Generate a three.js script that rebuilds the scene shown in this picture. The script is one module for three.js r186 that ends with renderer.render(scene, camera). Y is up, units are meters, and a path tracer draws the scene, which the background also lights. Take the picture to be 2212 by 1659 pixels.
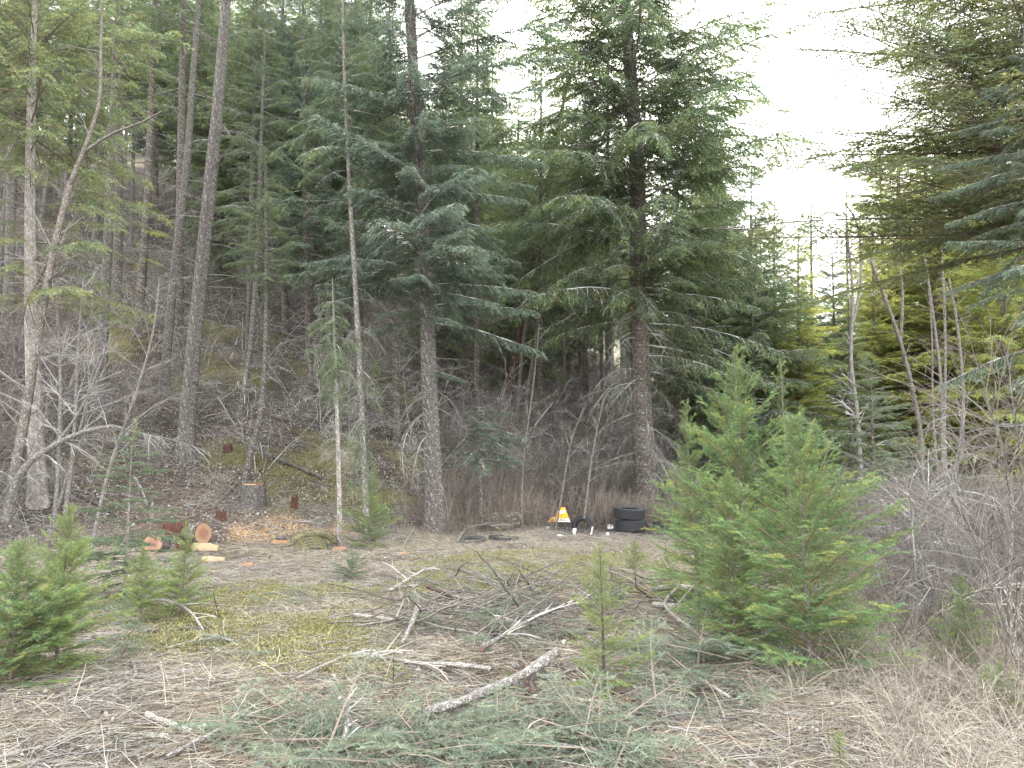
import * as THREE from 'three';

// ---------------------------------------------------------------- camera, sky, sun, exposure
const scene = new THREE.Scene();
const PW = 2212, PH = 1659, FOV = 55, PITCH = 6.5 * Math.PI / 180;
const EYE = new THREE.Vector3(0, 1.6, 0);
const camera = new THREE.PerspectiveCamera(FOV, 4 / 3, 0.1, 2500);
camera.position.copy(EYE);
camera.rotation.x = PITCH;
const FOCAL = PH / 2 / Math.tan(FOV * Math.PI / 360);
const V3 = THREE.Vector3, V = (x, y, z) => new THREE.Vector3(x, y, z);
const XAXIS = V(1, 0, 0), YAXIS = V(0, 1, 0), ZAXIS = V(0, 0, 1);
const ray = (px, py) => V((px - PW / 2) / FOCAL, (PH / 2 - py) / FOCAL, -1).applyAxisAngle(XAXIS, PITCH);
const at = (px, py, d) => { const r = ray(px, py); return r.multiplyScalar(d / -r.z).add(EYE); };

const sunDir = ray(1265, 125).normalize();
const sun = new THREE.DirectionalLight(new THREE.Color(1.0, 0.9, 0.68), 5.0);
sun.position.copy(sunDir).multiplyScalar(120);
sun.castShadow = true;
sun.shadow.radius = 2;
sun.shadow.mapSize.set(4096, 4096);
Object.assign(sun.shadow.camera, { left: -70, right: 70, top: 70, bottom: -70, near: 1, far: 300 });
scene.add(sun, sun.target);
{ // thin bright veil of cloud, brightest round the sun
  const w = 512, h = 256, data = new Float32Array(w * h * 4);
  for (let r = 0; r < h; r++) for (let c = 0; c < w; c++) {
    const up = ((r + 0.5) / h - 0.5) * Math.PI, ro = ((c + 0.5) / w - 0.5) * 2 * Math.PI;
    const d = V(Math.cos(ro) * Math.cos(up), Math.sin(up), Math.sin(ro) * Math.cos(up));
    const a = Math.acos(Math.min(1, Math.max(-1, d.dot(sunDir))));
    const glow = 1.3 * Math.exp(-a / 0.16) + 0.35 * Math.exp(-a / 0.6);
    const e = Math.max(0, d.y), hz = Math.pow(1 - e, 3);
    const i = (r * w + c) * 4;
    data[i] = (0.90 + 0.06 * hz) + glow * 1.0;
    data[i + 1] = (0.92 + 0.05 * hz) + glow * 0.95;
    data[i + 2] = (0.96 + 0.00 * hz) + glow * 0.82;
    data[i + 3] = 1;
  }
  const t = new THREE.DataTexture(data, w, h, THREE.RGBAFormat, THREE.FloatType);
  t.mapping = THREE.EquirectangularReflectionMapping;
  t.magFilter = THREE.LinearFilter; t.needsUpdate = true;
  scene.background = t; scene.environment = t;
}
const renderer = new THREE.WebGLRenderer({ antialias: true });
renderer.toneMapping = THREE.LinearToneMapping;
renderer.toneMappingExposure = 6.3;
renderer.shadowMap.enabled = true;
renderer.setSize(1024, 768);

// ---------------------------------------------------------------- helpers
function rng(seed) { let a = seed | 0; const f = () => { a = (a + 0x6d2b79f5) | 0; let t = Math.imul(a ^ (a >>> 15), 1 | a); t = (t + Math.imul(t ^ (t >>> 7), 61 | t)) ^ t; return ((t ^ (t >>> 14)) >>> 0) / 4294967296; };
  f.r = (a, b) => a + (b - a) * f(); f.s = (k = 1) => (f() * 2 - 1) * k; f.pick = (l) => l[Math.floor(f() * l.length) % l.length]; f.i = (a, b) => Math.floor(a + (b - a + 1) * f()); return f; }
const hash2 = (x, y, s = 0) => { let h = Math.imul(x, 374761393) + Math.imul(y, 668265263) + Math.imul(s, 1274126177); h = Math.imul(h ^ (h >>> 13), 1274126177); return ((h ^ (h >>> 16)) >>> 0) / 4294967296; };
const sm = (t) => t * t * (3 - 2 * t), lerp = THREE.MathUtils.lerp, clamp = THREE.MathUtils.clamp, sstep = (a, b, x) => sm(clamp((x - a) / (b - a), 0, 1));
function noise(x, y, s = 0, wx = 0, wy = 0) {
  const ix = Math.floor(x), iy = Math.floor(y), fx = sm(x - ix), fy = sm(y - iy), m = (v, w) => (w ? ((v % w) + w) % w : v);
  const a = hash2(m(ix, wx), m(iy, wy), s), b = hash2(m(ix + 1, wx), m(iy, wy), s), c = hash2(m(ix, wx), m(iy + 1, wy), s), d = hash2(m(ix + 1, wx), m(iy + 1, wy), s);
  return lerp(lerp(a, b, fx), lerp(c, d, fx), fy);
}
const fbm = (x, y, s = 0, o = 4) => { let v = 0, a = 0.5; for (let i = 0; i < o; i++) { v += a * noise(x, y, s + i); x *= 2.03; y *= 2.03; a *= 0.5; } return v; };
const counts = new Map();
function numbered(n) { const k = counts.get(n) ?? 0; counts.set(n, k + 1); return k ? `${n}_${String(k).padStart(3, '0')}` : n; }
function tag(o, label, category, group) { o.userData.label = label; o.userData.category = category; if (group) o.userData.group = group; else delete o.userData.group; return o; }
function shade(o) { o.castShadow = true; o.receiveShadow = true; return o; }
function mesh(name, geo, mat, parent) { const m = shade(new THREE.Mesh(geo, mat)); m.name = parent && parent !== scene ? name : numbered(name); (parent ?? scene).add(m); return m; }
function thing(name, label, category, pos, group) { const g = new THREE.Group(); g.name = numbered(name); if (pos) g.position.copy(pos); scene.add(g); return tag(g, label, category, group); }
const structure = (o) => { o.userData.kind = 'structure'; return o; };
function stuff(name, label, category, geo, mat, mats, parent, colors) {
  const m = shade(new THREE.InstancedMesh(geo, mat, mats.length));
  mats.forEach((x, i) => m.setMatrixAt(i, x));
  if (colors) colors.forEach((c, i) => m.setColorAt(i, c));
  m.name = parent ? name : numbered(name); m.userData.kind = 'stuff';
  if (label) m.userData.label = label; if (category) m.userData.category = category;
  (parent ?? scene).add(m); return m;
}
const M4 = new THREE.Matrix4(), Q = new THREE.Quaternion(), Q2 = new THREE.Quaternion();

// ---------------------------------------------------------------- terrain
function terrain(x, z) {
  const u = -0.55 * x - 0.835 * z, v = 0.835 * x - 0.55 * z;
  const T = 15.8 + 0.02 * Math.pow(clamp(v - 5, 0, 55), 1.8);
  const q = (u - T) / 1.4, s = 1.4 * (q > 20 ? q : Math.log1p(Math.exp(q)));
  let h = s < 52 ? 0.54 * s : 0.54 * (52 + 14 * (1 - Math.exp(-(s - 52) / 14)));
  h += sstep(0, 6, s) * (fbm(x * 0.35, z * 0.35, 5) - 0.47) * 1.3;
  const d = Math.hypot(x, z);
  h += (fbm(x * 0.9, z * 0.9, 11, 3) - 0.44) * 0.14 * sstep(1, 4, d) + (fbm(x * 0.12, z * 0.12, 21, 2) - 0.375) * 0.5 * sstep(8, 30, d);
  return h;
}
function tnormal(x, z, e = 0.2) { return V(terrain(x - e, z) - terrain(x + e, z), 2 * e, terrain(x, z - e) - terrain(x, z + e)).normalize(); }
function ground(px, py, lift = 0) {
  const r = ray(px, py).normalize(), p = V();
  let t = 2, step = 0.06;
  for (; t < 140; t += step) { p.copy(EYE).addScaledVector(r, t); if (p.y < terrain(p.x, p.z)) break; step = 0.03 + t * 0.004; }
  let lo = t - step, hi = t;
  for (let i = 0; i < 14; i++) { const m = (lo + hi) / 2; p.copy(EYE).addScaledVector(r, m); if (p.y < terrain(p.x, p.z)) hi = m; else lo = m; }
  p.copy(EYE).addScaledVector(r, hi); p.y = terrain(p.x, p.z) + lift; return p;
}
const project = (p) => { const q = p.clone().sub(EYE).applyAxisAngle(XAXIS, -PITCH); return [PW / 2 + FOCAL * q.x / -q.z, PH / 2 - FOCAL * q.y / -q.z, -q.z]; };
const onGround = (x, z, lift = 0) => V(x, terrain(x, z) + lift, z);

// ---------------------------------------------------------------- textures and materials
function tex(n, fn, srgb) {
  const d = new Uint8Array(n * n * 4);
  for (let y = 0; y < n; y++) for (let x = 0; x < n; x++) { const c = fn(x / n, y / n), i = (y * n + x) * 4; for (let k = 0; k < 3; k++) d[i + k] = clamp(Math.round((srgb ? Math.pow(clamp(c[k], 0, 1), 1 / 2.2) : c[k]) * 255), 0, 255); d[i + 3] = 255; }
  const t = new THREE.DataTexture(d, n, n); t.wrapS = t.wrapT = THREE.RepeatWrapping; t.magFilter = THREE.LinearFilter; t.minFilter = THREE.LinearMipmapLinearFilter; t.generateMipmaps = true;
  if (srgb) t.colorSpace = THREE.SRGBColorSpace; t.needsUpdate = true; return t;
}
const tn = (u, v, fx, fy, s, o = 4) => { let r = 0, a = 0.5; for (let i = 0; i < o; i++) { r += a * noise(u * fx, v * fy, s + i, fx, fy); fx *= 2; fy *= 2; a *= 0.5; } return r; };
function worley(u, v, nx, ny, s) {
  const x = u * nx, y = v * ny, ix = Math.floor(x), iy = Math.floor(y); let d1 = 9, d2 = 9, id = 0;
  for (let j = -1; j <= 1; j++) for (let i = -1; i <= 1; i++) {
    const cx = ((ix + i) % nx + nx) % nx, cy = ((iy + j) % ny + ny) % ny;
    const d = Math.hypot(ix + i + hash2(cx, cy, s) - x, iy + j + hash2(cx, cy, s + 1) - y);
    if (d < d1) { d2 = d1; d1 = d; id = hash2(cx, cy, s + 2); } else if (d < d2) d2 = d;
  }
  return [d1, d2 - d1, id];
}
const mix3 = (a, b, t) => [lerp(a[0], b[0], t), lerp(a[1], b[1], t), lerp(a[2], b[2], t)];
function barkMaterial(s, nx, ny, dark, mid, pale, lichen, lichenAmount, bump) {
  const hgt = (u, v) => { const w = tn(u, v, 6, 6, s + 40, 3) - 0.44, k = worley(u + w * 0.06, v + w * 0.06, nx, ny, s); return [sstep(0.02, 0.35, k[1]) * (0.6 + 0.4 * k[2]) * (0.65 + 0.7 * tn(u, v, 24, 40, s + 7, 3)), k[2]]; };
  const map = tex(512, (u, v) => {
    const [h, id] = hgt(u, v);
    let c = mix3(dark, mix3(mid, pale, id), clamp(h * 1.3, 0, 1));
    const l = tn(u, v, 14, 14, s + 90, 4) + 0.35 * (tn(u, v, 3, 3, s + 99, 2) - 0.4);
    c = mix3(c, lichen, sstep(0.60 - lichenAmount, 0.66 - lichenAmount, l) * 0.9);
    return c;
  }, true);
  const bmp = tex(256, (u, v) => { const h = hgt(u, v)[0]; return [h, h, h]; });
  return new THREE.MeshStandardMaterial({ map, bumpMap: bmp, bumpScale: bump, roughness: 0.95 });
}
const bark = {
  grey: barkMaterial(10, 24, 10, [0.055, 0.046, 0.04], [0.17, 0.15, 0.135], [0.25, 0.228, 0.205], [0.4, 0.39, 0.34], 0.02, 0.03),
  brown: barkMaterial(20, 20, 7, [0.04, 0.031, 0.025], [0.15, 0.122, 0.1], [0.23, 0.195, 0.165], [0.34, 0.33, 0.28], 0.02, 0.03),
  pale: barkMaterial(30, 12, 16, [0.14, 0.11, 0.09], [0.3, 0.265, 0.235], [0.4, 0.37, 0.33], [0.46, 0.44, 0.4], 0.05, 0.01),
  alder: barkMaterial(50, 8, 18, [0.08, 0.065, 0.052], [0.15, 0.122, 0.1], [0.2, 0.168, 0.14], [0.32, 0.315, 0.285], 0.045, 0.006),
  lichen: barkMaterial(60, 14, 16, [0.09, 0.075, 0.062], [0.2, 0.178, 0.16], [0.26, 0.24, 0.22], [0.36, 0.365, 0.335], 0.07, 0.008),
  stick: barkMaterial(55, 8, 14, [0.13, 0.11, 0.09], [0.27, 0.245, 0.215], [0.34, 0.315, 0.28], [0.42, 0.42, 0.385], 0.05, 0.006),
  snag: barkMaterial(70, 10, 5, [0.02, 0.011, 0.008], [0.085, 0.04, 0.024], [0.16, 0.075, 0.04], [0.2, 0.17, 0.14], -0.04, 0.014),
  moss: barkMaterial(80, 9, 9, [0.05, 0.04, 0.025], [0.14, 0.115, 0.07], [0.2, 0.18, 0.1], [0.16, 0.17, 0.05], 0.07, 0.014),
};
const cutWood = (s, core, rim, ringK = 9, edge = [0.12, 0.07, 0.045]) => {
  const map = tex(512, (u, v) => {
    const x = u * 2 - 1, y = v * 2 - 1, w = (fbm(x * 2 + 7, y * 2 + 3, s) - 0.47) * 0.25, r = Math.hypot(x, y) + w;
    const ring = 0.5 + 0.5 * Math.sin(r * ringK * 6.283 + fbm(x * 5, y * 5, s + 3) * 2);
    let c = mix3(core, rim, sstep(0.35, 0.72, r + (fbm(x * 3, y * 3, s + 8) - 0.47) * 0.3));
    c = mix3(c, [c[0] * 0.72, c[1] * 0.62, c[2] * 0.55], ring * 0.45);
    const a = Math.atan2(y, x), crack = Math.abs(((a / 6.283 * 7 + noise(r * 3, 1, s) * 0.5) % 1 + 1) % 1 - 0.5);
    if (crack < 0.02 && r < 0.5 + 0.4 * noise(a * 2, 3, s)) c = mix3(c, [0.1, 0.05, 0.03], 0.7);
    c = mix3(c, edge, sstep(0.9, 0.97, Math.hypot(x, y)));
    const g = 0.85 + 0.3 * noise(u * 90, v * 90, s); return [c[0] * g, c[1] * g, c[2] * g];
  }, true);
  return new THREE.MeshStandardMaterial({ map, roughness: 0.9, bumpMap: map, bumpScale: 0.002 });
};
const woodGrain = (s, a, b) => new THREE.MeshStandardMaterial({ roughness: 0.95, map: tex(256, (u, v) => mix3(a, b, clamp(tn(u, v, 4, 40, s, 4) * 1.3 + 0.25 * (noise(u * 30, v * 3, s, 30, 3) - 0.5), 0, 1)), true) });
const M = {
  wood: new THREE.MeshStandardMaterial({ vertexColors: true, roughness: 1 }),
  leaf: new THREE.MeshPhysicalMaterial({ vertexColors: true, roughness: 0.85, transmission: 0.5, thickness: 0, side: THREE.DoubleSide, specularIntensity: 0.6 }),
  straw: new THREE.MeshStandardMaterial({ vertexColors: true, roughness: 0.9, side: THREE.DoubleSide }),
  cutOrange: cutWood(3, [0.25, 0.12, 0.075], [0.32, 0.195, 0.115]),
  cutPink: cutWood(5, [0.26, 0.12, 0.095], [0.31, 0.2, 0.125], 6),
  cutRed: cutWood(9, [0.1, 0.032, 0.018], [0.15, 0.065, 0.036], 7),
  cutPale: cutWood(12, [0.6, 0.42, 0.24], [0.66, 0.5, 0.3], 5),
  slab: woodGrain(4, [0.26, 0.185, 0.1], [0.36, 0.28, 0.17]),
  slabOrange: woodGrain(6, [0.17, 0.1, 0.055], [0.28, 0.175, 0.095]),
  rotten: woodGrain(8, [0.018, 0.007, 0.005], [0.09, 0.028, 0.014]),
  rubber: new THREE.MeshStandardMaterial({ color: new THREE.Color(0.022, 0.023, 0.026), roughness: 0.75 }),
  plastic: new THREE.MeshPhysicalMaterial({ color: new THREE.Color(0.8, 0.8, 0.8), roughness: 0.5 }),
};

// ---------------------------------------------------------------- shape builders
// Soup: triangles with vertex colours; wood faces in the first group, leaf faces in the second.
class Soup {
  constructor() { this.w = [[], []]; this.c = [[], []]; }
  tri(k, a, b, c, col, col2) { this.w[k].push(a.x, a.y, a.z, b.x, b.y, b.z, c.x, c.y, c.z); const t = col2 ?? col; this.c[k].push(col[0], col[1], col[2], col[0], col[1], col[2], t[0], t[1], t[2]); }
  tube(pts, r0, r1, sides, col, k = 0, col2) {
    let prev = null; const n = pts.length, t = V(), a = V(), b = V();
    for (let i = 0; i < n; i++) {
      t.subVectors(pts[Math.min(i + 1, n - 1)], pts[Math.max(i - 1, 0)]).normalize();
      a.crossVectors(t, Math.abs(t.y) < 0.9 ? YAXIS : XAXIS).normalize(); b.crossVectors(t, a);
      const r = lerp(r0, r1, i / (n - 1)), ring = [];
      for (let s = 0; s < sides; s++) { const q = s / sides * 6.2832; ring.push(V().copy(pts[i]).addScaledVector(a, Math.cos(q) * r).addScaledVector(b, Math.sin(q) * r)); }
      if (prev) for (let s = 0; s < sides; s++) { const e = (s + 1) % sides, cc = col2 && hash2(i * 7 + s, Math.floor(pts[i].x * 977), 3) > 0.62 ? col2 : col; this.tri(k, prev[s], prev[e], ring[e], cc); this.tri(k, prev[s], ring[e], ring[s], cc); }
      prev = ring;
    }
  }
  geometry() {
    const g = new THREE.BufferGeometry(), n0 = this.w[0].length, n1 = this.w[1].length, p = new Float32Array(n0 + n1), c = new Float32Array(n0 + n1);
    p.set(this.w[0]); p.set(this.w[1], n0); c.set(this.c[0]); c.set(this.c[1], n0);
    g.setAttribute('position', new THREE.BufferAttribute(p, 3)); g.setAttribute('color', new THREE.BufferAttribute(c, 3));
    if (n0) g.addGroup(0, n0 / 3, 0); if (n1) g.addGroup(n0 / 3, n1 / 3, 1);
    this.w = this.c = null; return g;
  }
}
const LEAFY = [M.wood, M.leaf];
const vary = (R, c, k) => { const s = 1 + R.s(k), w = R.s(k * 0.35); return [Math.max(0, c[0] * s * (1 + w)), c[1] * s, Math.max(0, c[2] * s * (1 - w))]; };
// needles along pts (a twig): each needle one face
function needleTwig(S, R, pts, o, colBase) {
  const up = V(), side = V(), d = V(), dir = V(), q = V(), wv = V();
  for (let i = 0; i + 1 < pts.length; i++) {
    const a = pts[i], b = pts[i + 1], L = a.distanceTo(b); if (L < 1e-5) continue;
    d.subVectors(b, a).normalize(); side.crossVectors(d, YAXIS); if (side.lengthSq() < 0.01) side.set(1, 0, 0); side.normalize(); up.crossVectors(side, d).normalize();
    const n = Math.max(1, Math.round(L / o.step));
    for (let k = 0; k < n; k++) {
      const f = (k + R()) / n, base = V().lerpVectors(a, b, f);
      let ph = R() * 6.2832; if (o.flat) ph = (R() < 0.5 ? 0 : Math.PI) + R.s(o.flat);
      dir.copy(d).multiplyScalar(o.fwd).addScaledVector(side, Math.cos(ph)).addScaledVector(up, Math.sin(ph) + (o.lift ?? 0.15)).normalize();
      const l = o.len * R.r(0.7, 1.15); q.copy(base).addScaledVector(dir, l);
      wv.set(R.s(), R.s(), R.s()).cross(dir).normalize().multiplyScalar(o.w * 0.5);
      S.tri(1, V().copy(base).sub(wv), V().copy(base).add(wv), q.clone(), vary(R, colBase, 0.22));
    }
  }
}
const bend = (p, dir, len, n, drop, R, wob = 0.05) => { // a line that sags by drop (fraction of its length) towards its end
  const out = [p.clone()], d = dir.clone().normalize(), st = len / n; let c = p.clone();
  for (let i = 1; i <= n; i++) { d.y -= drop / n; d.x += R.s(wob); d.y += R.s(wob); d.z += R.s(wob); d.normalize(); c = c.clone().addScaledVector(d, st); out.push(c); }
  return out;
};
// a leafy bough along +x
function bough(seed, o) {
  const R = rng(seed), S = new Soup(), wood = o.wood, N = o.needle;
  const axis = bend(V(0, 0, 0), V(1, o.rise ?? 0.1, 0), o.len, 10, o.sag ?? 0.3, R, 0.035);
  if (o.tipUp) for (let i = 6; i < axis.length; i++) axis[i].y += o.tipUp * Math.pow((i - 5) / 5, 2);
  S.tube(axis, o.limbR, o.limbR * 0.2, 4, wood, 0, o.lichen);
  const P = (t) => { const f = clamp(t, 0, 0.9999) * 10, i = Math.floor(f); return V().lerpVectors(axis[i], axis[i + 1], f - i); };
  const D = (t) => { const i = Math.min(9, Math.floor(clamp(t, 0, 0.9999) * 10)); return V().subVectors(axis[i + 1], axis[i]).normalize(); };
  const leafCol = (t) => { if (!o.leaf) return null; const c = R.pick(o.leaf); return vary(R, c, o.vary ?? 0.2); };
  if (!o.bare) needleTwig(S, R, axis.slice(o.axisFrom ?? 7), N, leafCol(1));
  let sgn = 1;
  for (let t = o.from ?? 0.15; t < 0.97; t += o.sub / o.len * R.r(0.7, 1.3)) {
    sgn = -sgn; if (R() < (o.skip ?? 0.06)) continue;
    const d = D(t), ang = (o.ang ?? 1.0) * R.r(0.8, 1.15), side = V(0, 0, sgn);
    const shape = Math.min(1, (t - (o.from ?? 0.15)) * 4 + 0.45) * (1 - 0.72 * Math.pow(t, 1.6));
    const L = o.subLen * shape * R.r(0.6, 1.2);
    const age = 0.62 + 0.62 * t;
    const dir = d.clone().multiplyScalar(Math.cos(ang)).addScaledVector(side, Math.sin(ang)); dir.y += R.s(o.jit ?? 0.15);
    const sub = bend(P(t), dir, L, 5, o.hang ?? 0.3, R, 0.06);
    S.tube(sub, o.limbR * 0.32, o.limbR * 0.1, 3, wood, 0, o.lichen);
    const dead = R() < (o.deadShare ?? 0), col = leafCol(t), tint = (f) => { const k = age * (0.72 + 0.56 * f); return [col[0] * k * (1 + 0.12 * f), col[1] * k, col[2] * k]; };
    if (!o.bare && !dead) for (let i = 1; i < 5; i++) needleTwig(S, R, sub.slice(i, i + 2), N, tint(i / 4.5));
    let s2 = 1;
    for (let f = o.twigFrom ?? 0.18; f < 0.95; f += o.twig / L * R.r(0.7, 1.3)) {
      s2 = -s2; if (R() < 0.08) continue;
      const i = Math.min(4, Math.floor(f * 5)), p = V().lerpVectors(sub[i], sub[i + 1], f * 5 - i), sd = V().subVectors(sub[i + 1], sub[i]).normalize();
      const sv = V().crossVectors(sd, YAXIS).normalize().multiplyScalar(s2), td = sd.clone().multiplyScalar(0.75).addScaledVector(sv, 0.7); td.y += R.s(o.jit ?? 0.15);
      const tl = o.twigLen * (1 - 0.6 * f) * R.r(0.6, 1.2);
      const tw = bend(p, td, tl, 2, (o.hang ?? 0.3) * 0.8, R, 0.08);
      if (o.bare || dead || o.twigWood) S.tube(tw, o.limbR * 0.12, o.limbR * 0.05, 3, wood, 0, o.lichen);
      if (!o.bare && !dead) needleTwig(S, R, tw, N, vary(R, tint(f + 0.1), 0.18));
      if (o.bare && R() < 0.6) { const e = bend(tw[1], V(R.s(), R.s() - 0.3, R.s()), tl * 0.6, 2, 0.3, R, 0.1); S.tube(e, o.limbR * 0.08, o.limbR * 0.04, 3, wood, 0, o.lichen); }
    }
  }
  const g = S.geometry(); g.userData.len = o.len; return g;
}
const range = (n, f) => Array.from({ length: n }, (_, i) => f(i));
const DEADWOOD = [0.2, 0.18, 0.165], LICHEN = [0.42, 0.44, 0.4];
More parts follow.
